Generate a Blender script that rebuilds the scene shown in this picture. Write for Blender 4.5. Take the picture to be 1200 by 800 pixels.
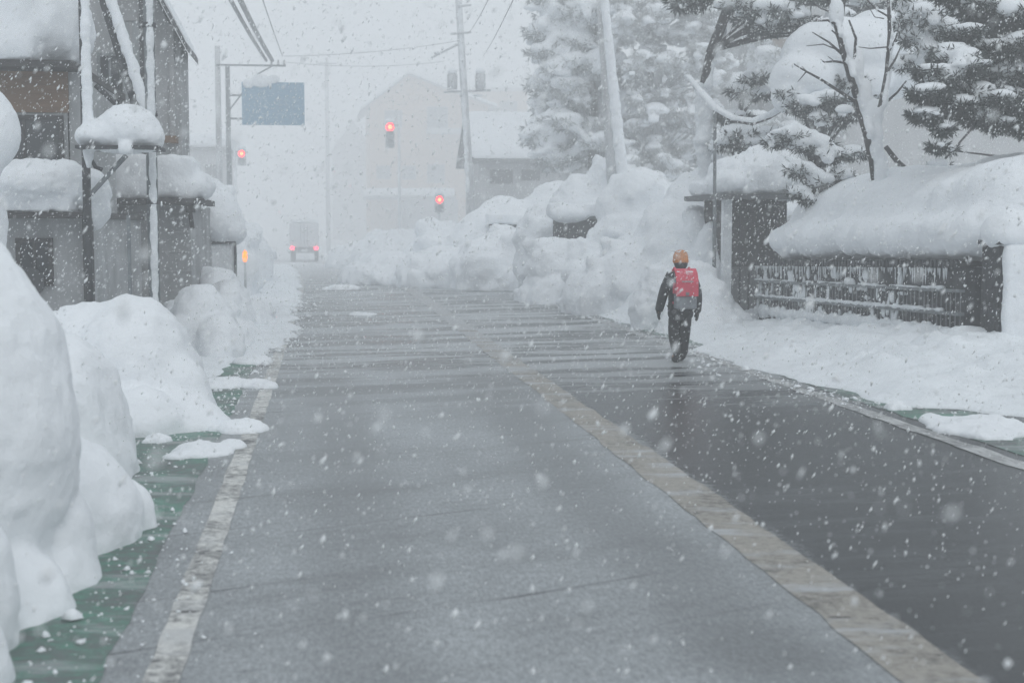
import bpy, bmesh, math, random
import numpy as np
from mathutils import Vector, Matrix, Euler

# ------------------------------------------------------------------ clear, camera, world, sun, exposure
for _o in list(bpy.data.objects):
    bpy.data.objects.remove(_o, do_unlink=True)
S = bpy.context.scene
COL = S.collection
rnd = random.Random(7)
R = math.radians

FPX = 1667.0
CAMH = 1.65
PITCH = math.atan(135 / FPX)
YAW = math.atan(219 / FPX * math.cos(PITCH))

cam = bpy.data.cameras.new("camera")
cam.sensor_width = 36.0
cam.lens = 50.0
cam.clip_start = 0.05
cam.clip_end = 2000
cam.dof.use_dof = True
cam.dof.focus_distance = 17.2
cam.dof.aperture_fstop = 2.8
camo = bpy.data.objects.new("camera", cam)
COL.objects.link(camo)
camo.location = (0, 0, CAMH)
camo.rotation_euler = (R(90) - PITCH, 0, -YAW)
S.camera = camo

SUN_EL, SUN_ROT = R(42), R(166)
w = bpy.data.worlds.new("World")
S.world = w
w.use_nodes = True
nt = w.node_tree
nt.nodes.clear()
sky = nt.nodes.new("ShaderNodeTexSky")
sky.sky_type = 'NISHITA'
sky.sun_disc = False
sky.sun_elevation = SUN_EL
sky.sun_rotation = SUN_ROT
sky.air_density = 1.0
sky.dust_density = 6.0
hsv = nt.nodes.new("ShaderNodeHueSaturation")
hsv.inputs['Saturation'].default_value = 0.0
ovc = nt.nodes.new("ShaderNodeMixRGB")          # an even overcast deck over the clear sky
ovc.inputs[0].default_value = 0.9
ovc.inputs[2].default_value = (6.3, 6.85, 7.35, 1)
bg = nt.nodes.new("ShaderNodeBackground")
bg.inputs['Strength'].default_value = 0.10
wo = nt.nodes.new("ShaderNodeOutputWorld")
nt.links.new(sky.outputs[0], hsv.inputs['Color'])
nt.links.new(hsv.outputs[0], ovc.inputs[1])
nt.links.new(ovc.outputs[0], bg.inputs['Color'])
nt.links.new(bg.outputs[0], wo.inputs['Surface'])

sl = bpy.data.lights.new("sun", 'SUN')
sl.energy = 0.55
sl.angle = R(40)
sl.color = (1.0, 0.98, 0.95)
so = bpy.data.objects.new("sun", sl)
COL.objects.link(so)
_d = Vector((math.sin(SUN_ROT) * math.cos(SUN_EL), math.cos(SUN_ROT) * math.cos(SUN_EL), math.sin(SUN_EL)))
so.rotation_euler = _d.to_track_quat('Z', 'Y').to_euler()
so.location = (0, 0, 30)

S.view_settings.view_transform = 'Standard'
S.view_settings.look = 'None'
S.view_settings.gamma = 1
S.view_settings.use_curve_mapping = False
S.view_settings.exposure = 0.20
S.cycles.volume_bounces = 8
S.cycles.max_bounces = 14
S.cycles.diffuse_bounces = 8
S.cycles.transmission_bounces = 14
S.cycles.use_denoising = True
try:
    S.cycles.denoiser = 'OPENIMAGEDENOISE'
except Exception:
    pass

# ------------------------------------------------------------------ places: a pixel of the 1200x800 photograph to a point of the world
_M = Euler((R(90) - PITCH, 0, -YAW)).to_matrix()


def P(px, py, d):
    v = _M @ Vector(((px - 600) / FPX, (400 - py) / FPX, -1.0))
    v *= d / v.y
    return Vector((v.x, v.y, v.z + CAMH))


def G(px, py, z=0.0):
    v = _M @ Vector(((px - 600) / FPX, (400 - py) / FPX, -1.0))
    v *= (z - CAMH) / v.z
    return Vector((v.x, v.y, z))


def PXM(d):
    return d / FPX          # metres per photograph pixel at distance d


def road_shift(y):
    y = np.asarray(y, float)
    t = np.clip(y - 32, 0, 90)
    return -0.0009 * t * t


def road_z(y):
    y = np.asarray(y, float)
    t = np.clip(y - 30, 0, 80)
    return -0.00017 * t * t


# ------------------------------------------------------------------ noise
def _hash(ix, iy, iz, seed):
    h = (ix * 374761393 + iy * 668265263 + iz * 2147483647 + seed * 974634777) & 0xFFFFFFFF
    h = ((h ^ (h >> 13)) * 1274126177) & 0xFFFFFFFF
    h = (h ^ (h >> 16)) & 0xFFFFFF
    return h / float(0xFFFFFF) * 2 - 1


def vnoise(p, seed=0):
    p = np.asarray(p, float)
    i = np.floor(p).astype(np.int64)
    f = p - i
    u = f * f * f * (f * (f * 6 - 15) + 10)
    r = 0
    for dx in (0, 1):
        wx = u[:, 0] if dx else 1 - u[:, 0]
        for dy in (0, 1):
            wy = u[:, 1] if dy else 1 - u[:, 1]
            for dz in (0, 1):
                wz = u[:, 2] if dz else 1 - u[:, 2]
                r = r + wx * wy * wz * _hash(i[:, 0] + dx, i[:, 1] + dy, i[:, 2] + dz, seed)
    return r


def fbm(p, scale, octv=3, seed=0):
    p = np.asarray(p, float) / scale
    a, s, r = 1.0, 0.0, 0
    for k in range(octv):
        r = r + a * vnoise(p, seed + k * 17)
        s += a
        p = p * 2.03 + 11.3
        a *= 0.5
    return r / s


# ------------------------------------------------------------------ materials
MATS = {}


def mat(name, color, rough=0.7, noise=0.0, nscale=3.0, bump=0.0, bscale=20.0, spec=0.4, metal=0.0, col2=None, stretch=None):
    if name in MATS:
        return MATS[name]
    m = bpy.data.materials.new(name)
    m.use_nodes = True
    t = m.node_tree
    b = t.nodes['Principled BSDF']
    b.inputs['Roughness'].default_value = rough
    b.inputs['Metallic'].default_value = metal
    b.inputs['Specular IOR Level'].default_value = spec
    b.inputs['Base Color'].default_value = (*color, 1)
    tc = t.nodes.new('ShaderNodeTexCoord')
    mp = t.nodes.new('ShaderNodeMapping')
    t.links.new(tc.outputs['Object'], mp.inputs['Vector'])
    if stretch:
        mp.inputs['Scale'].default_value = stretch
    if noise > 0 or col2:
        n = t.nodes.new('ShaderNodeTexNoise')
        n.inputs['Scale'].default_value = nscale
        n.inputs['Detail'].default_value = 6
        n.inputs['Roughness'].default_value = 0.62
        t.links.new(mp.outputs[0], n.inputs['Vector'])
        cr = t.nodes.new('ShaderNodeValToRGB')
        cr.color_ramp.elements[0].position = 0.3
        cr.color_ramp.elements[1].position = 0.7
        c2 = col2 if col2 else tuple(min(1, c * (1 + noise)) for c in color)
        c1 = color if col2 else tuple(c * (1 - noise) for c in color)
        cr.color_ramp.elements[0].color = (*c1, 1)
        cr.color_ramp.elements[1].color = (*c2, 1)
        t.links.new(n.outputs['Fac'], cr.inputs[0])
        t.links.new(cr.outputs[0], b.inputs['Base Color'])
    if bump > 0:
        n2 = t.nodes.new('ShaderNodeTexNoise')
        n2.inputs['Scale'].default_value = bscale
        n2.inputs['Detail'].default_value = 5
        t.links.new(mp.outputs[0], n2.inputs['Vector'])
        bp = t.nodes.new('ShaderNodeBump')
        bp.inputs['Strength'].default_value = bump
        bp.inputs['Distance'].default_value = 0.03
        t.links.new(n2.outputs['Fac'], bp.inputs['Height'])
        t.links.new(bp.outputs[0], b.inputs['Normal'])
    MATS[name] = m
    return m


def glow(name, color, strength):
    if name in MATS:
        return MATS[name]
    m = bpy.data.materials.new(name)
    m.use_nodes = True
    b = m.node_tree.nodes['Principled BSDF']
    b.inputs['Base Color'].default_value = (*color, 1)
    b.inputs['Emission Color'].default_value = (*color, 1)
    b.inputs['Emission Strength'].default_value = strength
    MATS[name] = m
    return m


SNOW = mat('snow', (0.80, 0.825, 0.85), 0.85, 0.035, 1.6, 0.5, 14.0, 0.12)
SNOW_ROUGH = mat('snow_ploughed', (0.77, 0.80, 0.825), 0.88, 0.06, 2.5, 0.9, 9.0, 0.12)
PLASTER = mat('snow_plaster', (0.72, 0.745, 0.765), 0.9, 0.12, 4.0, 0.6, 20.0, 0.1)
BARK = mat('bark', (0.045, 0.042, 0.042), 0.9, 0.4, 8, 0.6, 25)
NEEDLE = mat('needles', (0.028, 0.038, 0.036), 0.75, 0.4, 3.0)
NEEDLE_FROST = mat('needles_frosted', (0.32, 0.335, 0.335), 0.85, 0.5, 2.2)
TWIG_FROST = mat('twigs_frosted', (0.42, 0.43, 0.43), 0.85, 0.5, 2.2)
CONCRETE = mat('concrete', (0.24, 0.245, 0.25), 0.85, 0.2, 3.0, 0.2, 30)
FROSTED = mat('snow_dusted_concrete', (0.30, 0.305, 0.31), 0.9, 0.2, 3.0, col2=(0.62, 0.64, 0.655), stretch=(1, 1, 0.25))
STEEL = mat('painted_steel', (0.16, 0.175, 0.185), 0.55, 0.3, 6.0)
DARKMETAL = mat('dark_metal', (0.035, 0.038, 0.042), 0.6, 0.3, 6.0)
BLACK = mat('black_rubber', (0.012, 0.012, 0.013), 0.7)
GLASS = mat('dark_glass', (0.02, 0.024, 0.028), 0.12, spec=0.6)
PALEGLASS = mat('pale_glass', (0.30, 0.32, 0.33), 0.25, 0.15, 2.0)
GREYWALL = mat('grey_render_wall', (0.22, 0.228, 0.233), 0.85, 0.22, 1.7, 0.2, 30, col2=(0.42, 0.43, 0.44), stretch=(1, 1, 0.6))
SIDING = mat('grey_siding', (0.20, 0.205, 0.21), 0.8, 0.18, 1.6, col2=(0.42, 0.43, 0.44), stretch=(1, 1, 0.45))
DARKWOOD = mat('dark_timber', (0.045, 0.043, 0.043), 0.8, 0.4, 3.0, 0.4, 12, stretch=(1, 1, 6))
BROWNWOOD = mat('brown_timber', (0.17, 0.108, 0.068), 0.75, 0.25, 3.0, 0.3, 12, stretch=(1, 1, 8))
CREAM = mat('cream_wall', (0.36, 0.20, 0.09), 0.85, 0.12, 1.2)
TAN = mat('tan_wall', (0.40, 0.25, 0.14), 0.85, 0.12, 1.2)
PALEGREY = mat('pale_grey_wall', (0.34, 0.345, 0.35), 0.85, 0.12, 1.2)
ROOFGREY = mat('roof_sheet', (0.09, 0.095, 0.10), 0.6, 0.2, 3.0)
SIGNBLUE = mat('sign_blue', (0.09, 0.23, 0.34), 0.5, 0.1, 5.0)
SIGNWHITE = mat('sign_white', (0.72, 0.74, 0.76), 0.6)
VANSILVER = mat('silver_paint', (0.58, 0.60, 0.62), 0.35, spec=0.5)
COAT = mat('dark_coat', (0.021, 0.023, 0.028), 0.75, 0.4, 9, 0.4, 30)
TROUSER = mat('black_trousers', (0.014, 0.015, 0.018), 0.75, 0.4, 9, 0.4, 30)
GLOVE = mat('grey_glove', (0.05, 0.052, 0.058), 0.8)
SKIN = mat('skin', (0.50, 0.33, 0.25), 0.6)
HAIR = mat('black_hair', (0.015, 0.013, 0.012), 0.6)
KNIT = mat('orange_knit', (0.62, 0.235, 0.07), 0.9, 0.2, 30, 0.9, 60)
REDBAG = mat('pink_red_leather', (0.56, 0.055, 0.095), 0.5, 0.15, 10)
BAGGREY = mat('grey_bag_cloth', (0.20, 0.215, 0.235), 0.8, 0.3, 12)
REDGLOW = glow('red_lamp_glow', (1.0, 0.004, 0.015), 9.0)
REDCORE = glow('red_lamp_core', (1.0, 0.16, 0.05), 7.0)
TAILGLOW = glow('tail_lamp_glow', (1.0, 0.02, 0.06), 8.0)
AMBER = glow('amber_lamp_glow', (1.0, 0.20, 0.02), 2.2)


# ------------------------------------------------------------------ object helpers
def link(name, me, m=None, parent=None, smooth=False):
    o = bpy.data.objects.new(name, me)
    COL.objects.link(o)
    if m is not None:
        me.materials.clear()
        me.materials.append(m)
    if parent is not None:
        o.parent = parent
    if smooth and len(me.polygons):
        me.polygons.foreach_set('use_smooth', [True] * len(me.polygons))
    return o


def tag(o, label=None, cat=None, group=None, kind=None):
    if label:
        o['label'] = label
    if cat:
        o['category'] = cat
    if group:
        o['group'] = group
    if kind:
        o['kind'] = kind
    return o


def thing(name, label, cat, group=None):
    o = bpy.data.objects.new(name, None)
    COL.objects.link(o)
    return tag(o, label, cat, group)


def np_mesh(name, v, f):
    """v (n,3), f (m,k) with one k"""
    me = bpy.data.meshes.new(name)
    v = np.asarray(v, np.float32)
    f = np.asarray(f, np.int32)
    k = f.shape[1]
    me.vertices.add(len(v))
    me.vertices.foreach_set('co', v.ravel())
    me.loops.add(f.size)
    me.loops.foreach_set('vertex_index', f.ravel())
    me.polygons.add(len(f))
    me.polygons.foreach_set('loop_start', np.arange(0, f.size, k, dtype=np.int32))
    me.polygons.foreach_set('loop_total', np.full(len(f), k, np.int32))
    me.update(calc_edges=True)
    return me


class MB:
    def __init__(self):
        self.v, self.f = [], []

    def add(self, v, f):
        n = len(self.v)
        self.v += [tuple(x) for x in v]
        self.f += [tuple(i + n for i in q) for q in f]
        return self

    def box(self, x0, x1, y0, y1, z0, z1, rot=None, piv=None):
        v = [Vector((x, y, z)) for x in (x0, x1) for y in (y0, y1) for z in (z0, z1)]
        if rot is not None:
            m = Euler(rot).to_matrix()
            c = Vector(piv) if piv is not None else Vector(((x0 + x1) / 2, (y0 + y1) / 2, (z0 + z1) / 2))
            v = [m @ (p - c) + c for p in v]
        return self.add(v, [(0, 1, 3, 2), (4, 6, 7, 5), (0, 4, 5, 1), (2, 3, 7, 6), (0, 2, 6, 4), (1, 5, 7, 3)])

    def tube(self, pts, rad, n=8):
        pts = [Vector(p) for p in pts]
        if not hasattr(rad, '__len__'):
            rad = [rad] * len(pts)
        vs, fs = [], []
        up = None
        for i, p in enumerate(pts):
            t = (pts[min(i + 1, len(pts) - 1)] - pts[max(i - 1, 0)]).normalized()
            if up is None:
                up = t.orthogonal().normalized()
            up = (up - t * up.dot(t)).normalized()
            sd = t.cross(up)
            for k in range(n):
                a = 2 * math.pi * k / n
                vs.append(p + (up * math.cos(a) + sd * math.sin(a)) * rad[i])
        for i in range(len(pts) - 1):
            for k in range(n):
                fs.append((i * n + k, i * n + (k + 1) % n, (i + 1) * n + (k + 1) % n, (i + 1) * n + k))
        fs.append(tuple(range(n))[::-1])
        fs.append(tuple((len(pts) - 1) * n + k for k in range(n)))
        return self.add(vs, fs)

    def ball(self, c, r, seg=12, ring=8):
        c = Vector(c)
        if not hasattr(r, '__len__'):
            r = (r, r, r)
        vs, fs = [], []
        for i in range(ring + 1):
            th = math.pi * i / ring
            for k in range(seg):
                a = 2 * math.pi * k / seg
                vs.append(c + Vector((r[0] * math.sin(th) * math.cos(a), r[1] * math.sin(th) * math.sin(a), r[2] * math.cos(th))))
        for i in range(ring):
            for k in range(seg):
                fs.append((i * seg + k, (i + 1) * seg + k, (i + 1) * seg + (k + 1) % seg, i * seg + (k + 1) % seg))
        return self.add(vs, fs)

    def prism(self, poly, axis, a, b):
        """poly of (u,v): axis 'y' -> (x,z), axis 'x' -> (y,z)"""
        def pt(u, v, t):
            return (u, t, v) if axis == 'y' else (t, u, v)
        n = len(poly)
        vs = [pt(u, v, a) for u, v in poly] + [pt(u, v, b) for u, v in poly]
        fs = [tuple(range(n)), tuple(range(2 * n - 1, n - 1, -1))]
        fs += [(i, i + n, (i + 1) % n + n, (i + 1) % n) for i in range(n)]
        return self.add(vs, fs)

    def mesh(self, name):
        me = bpy.data.meshes.new(name)
        me.from_pydata(self.v, [], self.f)
        bm = bmesh.new()
        bm.from_mesh(me)
        bmesh.ops.recalc_face_normals(bm, faces=bm.faces)
        bm.to_mesh(me)
        bm.free()
        me.update()
        return me

    def build(self, name, m, parent=None, smooth=False, bevel=0.0):
        o = link(name, self.mesh(name), m, parent, smooth)
        if bevel > 0:
            b = o.modifiers.new('bevel', 'BEVEL')
            b.width = bevel
            b.segments = 2
            b.limit_method = 'ANGLE'
        return o


def evaluated(o):
    dg = bpy.context.evaluated_depsgraph_get()
    return bpy.data.meshes.new_from_object(o.evaluated_get(dg), depsgraph=dg)


# ------------------------------------------------------------------ snow: soft union of lumps and slabs
_ico = None


def ico_data():
    global _ico
    if _ico is None:
        bm = bmesh.new()
        bmesh.ops.create_icosphere(bm, subdivisions=3, radius=1)
        v = np.array([x.co[:] for x in bm.verts])
        f = np.array([[x.index for x in q.verts] for q in bm.faces])
        bm.free()
        _ico = (v, f)
    return _ico


def snow_mesh(name, blobs=(), boxes=(), voxel=0.06, smooth=6, amp=0.03, nscale=0.35, seed=0, lump=0.0, lscale=0.12, ridge=0.0, rscale=0.5):
    """blobs (c, r[, rotz]); boxes (c, half[, euler])"""
    vs, fs = [], []
    n = 0
    iv, jf = ico_data()
    for b in blobs:
        c, r = np.array(b[0], float), b[1]
        r = np.array(r if hasattr(r, '__len__') else (r, r, r), float)
        v = iv * r
        if len(b) > 2:
            v = v @ np.array(Euler(b[2] if hasattr(b[2], '__len__') else (0, 0, b[2])).to_matrix()).T
        vs.append(v + c)
        fs += [tuple(q) for q in (jf + n)]
        n += len(v)
    for b in boxes:
        c, h = np.array(b[0], float), np.array(b[1], float)
        v = np.array([(x, y, z) for x in (-1, 1) for y in (-1, 1) for z in (-1, 1)], float) * h
        if len(b) > 2:
            v = v @ np.array(Euler(b[2]).to_matrix()).T
        vs.append(v + c)
        fs += [tuple(i + n for i in q) for q in [(0, 1, 3, 2), (4, 6, 7, 5), (0, 4, 5, 1), (2, 3, 7, 6), (0, 2, 6, 4), (1, 5, 7, 3)]]
        n += 8
    me = bpy.data.meshes.new('tmp')
    me.from_pydata(np.concatenate(vs).tolist(), [], fs)
    o = bpy.data.objects.new('tmp', me)
    COL.objects.link(o)
    rm = o.modifiers.new('r', 'REMESH')
    rm.mode = 'VOXEL'
    rm.voxel_size = voxel
    if smooth:
        sm = o.modifiers.new('s', 'SMOOTH')
        sm.factor = 0.5
        sm.iterations = smooth
    out = evaluated(o)
    bpy.data.objects.remove(o, do_unlink=True)
    bpy.data.meshes.remove(me)
    out.name = name
    k = len(out.vertices)
    co = np.empty(k * 3, np.float32)
    out.vertices.foreach_get('co', co)
    co = co.reshape(-1, 3).astype(float)
    nn = np.empty(k * 3, np.float32)
    out.vertices.foreach_get('normal', nn)
    nn = nn.reshape(-1, 3)
    d = amp * fbm(co, nscale, 3, seed)
    if lump > 0:
        d = d + lump * np.abs(fbm(co, lscale, 2, seed + 5)) * 1.6
    if ridge > 0:      # creases where slabs have slipped, crests between them
        d = d + ridge * (0.35 - np.abs(fbm(co * np.array([1, 1, 0.45]), rscale, 3, seed + 9)) * 2.2)
        d = d + ridge * 0.22 * fbm(co, 0.06, 2, seed + 12)
    co = co + nn * d[:, None]
    out.vertices.foreach_set('co', co.astype(np.float32).ravel())
    out.update()
    out.polygons.foreach_set('use_smooth', [True] * len(out.polygons))
    return out


def snow(name, parent=None, m=None, **kw):
    return link(name, snow_mesh(name, **kw), m or SNOW, parent)


# ------------------------------------------------------------------ the ground: snow field, road, markings
def axis(a, b, pts):
    out = [a]
    for step, lim in pts:
        while out[-1] < lim:
            out.append(out[-1] + step)
    return np.array(out)


def smoothstep(a, b, x):
    t = np.clip((x - a) / (b - a), 0, 1)
    return t * t * (3 - 2 * t)


def grid_mesh(name, X, Y, Z):
    ny, nx = X.shape
    v = np.stack([X, Y, Z], -1).reshape(-1, 3)
    idx = np.arange(nx * ny).reshape(ny, nx)
    f = np.stack([idx[:-1, :-1], idx[:-1, 1:], idx[1:, 1:], idx[1:, :-1]], -1).reshape(-1, 4)
    return np_mesh(name, v, f)


ys = axis(-12.0, 0, [(0.35, 60), (1.5, 120), (12, 330)])
xs = np.concatenate([-axis(2.4, 0, [(0.3, 14), (2, 40), (12, 170)])[::-1], np.linspace(-2.2, 6.6, 20), axis(6.9, 0, [(0.3, 18), (2, 50), (12, 170)])])
X, Y = np.meshgrid(xs, ys)
sh = road_shift(Y)
Xr = X + sh
rise = smoothstep(2.1, 3.0, -X) * 0.42 + smoothstep(7.2, 8.2, X) * 0.5
far = smoothstep(40, 90, np.abs(X)) * 6
nz = fbm(np.stack([Xr.ravel(), Y.ravel(), 0 * Y.ravel()], -1), 2.2, 4, 3).reshape(X.shape)
Z = road_z(Y) - 0.06 + rise + far + nz * 0.22 * np.clip(rise * 2, 0, 1)
tag(link('snowy_ground', grid_mesh('snowy_ground', Xr, Y, Z), SNOW, smooth=True), kind='structure')


def strip(name, x0, x1, y0, y1, z, m, nx=2, step=1.0, jag=0.0, seed=0):
    yy = np.arange(y0, y1 + step, step)
    xx = np.linspace(0, 1, nx)
    U, Yg = np.meshgrid(xx, yy)
    a, b = np.full_like(Yg, x0), np.full_like(Yg, x1)
    if jag:
        a = a + jag * vnoise(np.stack([0 * Yg.ravel(), Yg.ravel() * 4, 0 * Yg.ravel()], -1), seed).reshape(Yg.shape)
        b = b + jag * vnoise(np.stack([0 * Yg.ravel() + 5, Yg.ravel() * 4, 0 * Yg.ravel()], -1), seed).reshape(Yg.shape)
    Xg = a + (b - a) * U + road_shift(Yg)
    return tag(link(name, grid_mesh(name, Xg, Yg, road_z(Yg) + z), m), kind='structure')


def N(t, typ, **kw):
    n = t.nodes.new(typ)
    for k, v in kw.items():
        if k in n.inputs:
            n.inputs[k].default_value = v
        else:
            setattr(n, k, v)
    return n


def ramp(t, src, p0, p1, c0=(0, 0, 0, 1), c1=(1, 1, 1, 1)):
    r = t.nodes.new('ShaderNodeValToRGB')
    r.color_ramp.elements[0].position = p0
    r.color_ramp.elements[1].position = p1
    r.color_ramp.elements[0].color = c0
    r.color_ramp.elements[1].color = c1
    t.links.new(src, r.inputs[0])
    return r.outputs[0]


def mathn(t, op, a, b=None, c=None, clamp=False):
    n = t.nodes.new('ShaderNodeMath')
    n.operation = op
    n.use_clamp = clamp
    for i, q in enumerate((a, b, c)):
        if q is None:
            continue
        if isinstance(q, (int, float)):
            n.inputs[i].default_value = q
        else:
            t.links.new(q, n.inputs[i])
    return n.outputs[0]


def noise(t, vec, scale, loc=(0, 0, 0), rot=0.0, sc=(1, 1, 1), detail=5, rough=0.6):
    mp = t.nodes.new('ShaderNodeMapping')
    mp.vector_type = 'TEXTURE'
    mp.inputs['Location'].default_value = loc
    mp.inputs['Rotation'].default_value = (0, 0, rot)
    mp.inputs['Scale'].default_value = sc
    t.links.new(vec, mp.inputs['Vector'])
    n = t.nodes.new('ShaderNodeTexNoise')
    n.inputs['Scale'].default_value = scale
    n.inputs['Detail'].default_value = detail
    n.inputs['Roughness'].default_value = rough
    t.links.new(mp.outputs[0], n.inputs['Vector'])
    return n.outputs['Fac']


def mixc(t, fac, a, b):
    m = t.nodes.new('ShaderNodeMixRGB')
    for i, q in ((0, fac), (1, a), (2, b)):
        if isinstance(q, (int, float)):
            m.inputs[i].default_value = q
        elif isinstance(q, tuple):
            m.inputs[i].default_value = (*q, 1)
        else:
            t.links.new(q, m.inputs[i])
    return m.outputs[0]


def slush_nodes(t):
    """how much wet slush lies on the carriageway at a place: 0 bare .. 1 covered; wind-drawn streaks run across the road"""
    tc = t.nodes.new('ShaderNodeTexCoord')
    v = tc.outputs['Object']
    sep = t.nodes.new('ShaderNodeSeparateXYZ')
    t.links.new(v, sep.inputs[0])
    x, y = sep.outputs[0], sep.outputs[1]
    wob = mathn(t, 'ADD', mathn(t, 'MULTIPLY_ADD', noise(t, v, 0.7), 0.4, -0.2), mathn(t, 'MULTIPLY_ADD', noise(t, v, 14.0, detail=6, rough=0.75), 0.4, -0.2))
    # left lane keeps a film of slush, right lane is mostly bare and wet
    lane = t.nodes.new('ShaderNodeMapRange')
    lane.inputs['From Min'].default_value = 2.42
    lane.inputs['From Max'].default_value = 2.24
    t.links.new(mathn(t, 'ADD', x, wob), lane.inputs['Value'])
    # far part: more slush over both lanes
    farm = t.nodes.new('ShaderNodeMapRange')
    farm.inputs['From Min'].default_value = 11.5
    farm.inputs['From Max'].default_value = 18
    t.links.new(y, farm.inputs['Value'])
    streak = ramp(t, noise(t, v, 1.0, rot=R(12), sc=(3.4, 0.8, 1), detail=8, rough=0.68), 0.455, 0.53)
    fine = noise(t, v, 26.0, sc=(0.55, 1.7, 1), detail=6, rough=0.78)
    broad = noise(t, v, 0.55, sc=(1.2, 2.2, 1), detail=4)
    return dict(v=v, x=x, y=y, lane=lane.outputs[0], far=farm.outputs[0], streak=streak, fine=fine, broad=broad)


def road_material():
    m = bpy.data.materials.new('wet_slushy_asphalt')
    m.use_nodes = True
    t = m.node_tree
    b = t.nodes['Principled BSDF']
    q = slush_nodes(t)
    v = q['v']
    grain = noise(t, v, 55.0, detail=4, rough=0.8)
    asph = ramp(t, noise(t, v, 60.0, sc=(0.8, 2.2, 1), detail=4, rough=0.85), 0.32, 0.66, (0.009, 0.0104, 0.0112, 1), (0.050, 0.054, 0.057, 1))
    slush = ramp(t, q['fine'], 0.25, 0.75, (0.29, 0.31, 0.322, 1), (0.55, 0.58, 0.60, 1))
    # near left lane: even film with thin dark wet lines; towards the far part streaks
    near = mathn(t, 'MULTIPLY', ramp(t, q['fine'], 0.28, 0.68, (0.62, 0.62, 0.62, 1)), ramp(t, q['broad'], 0.30, 0.62, (0.62, 0.62, 0.62, 1)))
    lines = ramp(t, noise(t, v, 1.0, rot=R(24), sc=(5.0, 0.20, 1), detail=7, rough=0.64), 0.325, 0.40)
    pebble = ramp(t, noise(t, v, 95.0, sc=(0.8, 2.0, 1), detail=3, rough=0.85), 0.34, 0.60, (0.50, 0.50, 0.50, 1))
    near = mathn(t, 'MULTIPLY', near, pebble)
    wet = ramp(t, noise(t, v, 0.9, loc=(2, 5, 0), rot=R(22), sc=(2.4, 0.9, 1), detail=6, rough=0.7), 0.36, 0.50, (0.68, 0.68, 0.68, 1))
    near = mathn(t, 'MULTIPLY', near, wet)
    near = mathn(t, 'MULTIPLY', near, mathn(t, 'MULTIPLY_ADD', lines, 0.88, 0.12))
    # two wetter wheel paths along the lane
    wx = mathn(t, 'ADD', q['x'], mathn(t, 'MULTIPLY_ADD', noise(t, v, 0.35, sc=(1, 3, 1)), 0.6, -0.3))
    path = mathn(t, 'MINIMUM', mathn(t, 'ABSOLUTE', mathn(t, 'SUBTRACT', wx, 0.15)), mathn(t, 'ABSOLUTE', mathn(t, 'SUBTRACT', wx, 1.62)))
    tr_ = t.nodes.new('ShaderNodeMapRange')
    tr_.interpolation_type = 'SMOOTHSTEP'
    tr_.inputs['From Min'].default_value = 0.08
    tr_.inputs['From Max'].default_value = 0.42
    tr_.inputs['To Min'].default_value = 0.72
    tr_.inputs['To Max'].default_value = 1.0
    t.links.new(path, tr_.inputs['Value'])
    near = mathn(t, 'MULTIPLY', near, tr_.outputs[0])
    near = mathn(t, 'MULTIPLY', near, 1.32, clamp=True)
    leftc = mathn(t, 'MULTIPLY', q['lane'], near)
    st = mathn(t, 'MULTIPLY', q['far'], mathn(t, 'MULTIPLY_ADD', q['streak'], 0.85, 0.0))
    bare = mathn(t, 'MULTIPLY', q['far'], mathn(t, 'SUBTRACT', 1.0, q['streak']))
    leftc = mathn(t, 'MULTIPLY', leftc, mathn(t, 'MULTIPLY_ADD', bare, -0.95, 1.0))
    patch = ramp(t, noise(t, v, 0.8, rot=R(8), sc=(2.6, 0.55, 1), detail=7, rough=0.72), 0.50, 0.74)
    right = mathn(t, 'MULTIPLY', patch, mathn(t, 'MULTIPLY', q['fine'], 0.42))
    amt = mathn(t, 'MAXIMUM', leftc, mathn(t, 'MAXIMUM', mathn(t, 'MULTIPLY', st, 0.95), right), clamp=True)
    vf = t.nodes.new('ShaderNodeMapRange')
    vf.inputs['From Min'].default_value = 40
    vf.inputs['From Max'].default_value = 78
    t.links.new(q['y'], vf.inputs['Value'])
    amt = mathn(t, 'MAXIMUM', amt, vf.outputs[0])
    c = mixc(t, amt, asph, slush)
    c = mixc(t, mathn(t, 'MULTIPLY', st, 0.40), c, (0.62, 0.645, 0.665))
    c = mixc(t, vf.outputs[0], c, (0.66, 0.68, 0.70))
    # short dark marks where tyres or clods broke the film, and cracks
    cr = ramp(t, noise(t, v, 1.3, loc=(3, 1, 0), rot=R(20), sc=(2.6, 0.22, 1), detail=5, rough=0.65), 0.29, 0.325, (1, 1, 1, 1), (0, 0, 0, 1))
    c = mixc(t, mathn(t, 'MULTIPLY', cr, 0.8), c, (0.02, 0.021, 0.023))
    t.links.new(c, b.inputs['Base Color'])
    t.links.new(mathn(t, 'MULTIPLY_ADD', amt, 0.48, 0.20), b.inputs['Roughness'])
    b.inputs['Specular IOR Level'].default_value = 0.15
    bp = t.nodes.new('ShaderNodeBump')
    bp.inputs['Strength'].default_value = 0.6
    bp.inputs['Distance'].default_value = 0.004
    h = mathn(t, 'ADD', mathn(t, 'MULTIPLY', grain, 0.7), mathn(t, 'ADD', mathn(t, 'MULTIPLY', amt, 0.8), q['fine']))
    t.links.new(h, bp.inputs['Height'])
    t.links.new(bp.outputs[0], b.inputs['Normal'])
    return m


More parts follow.
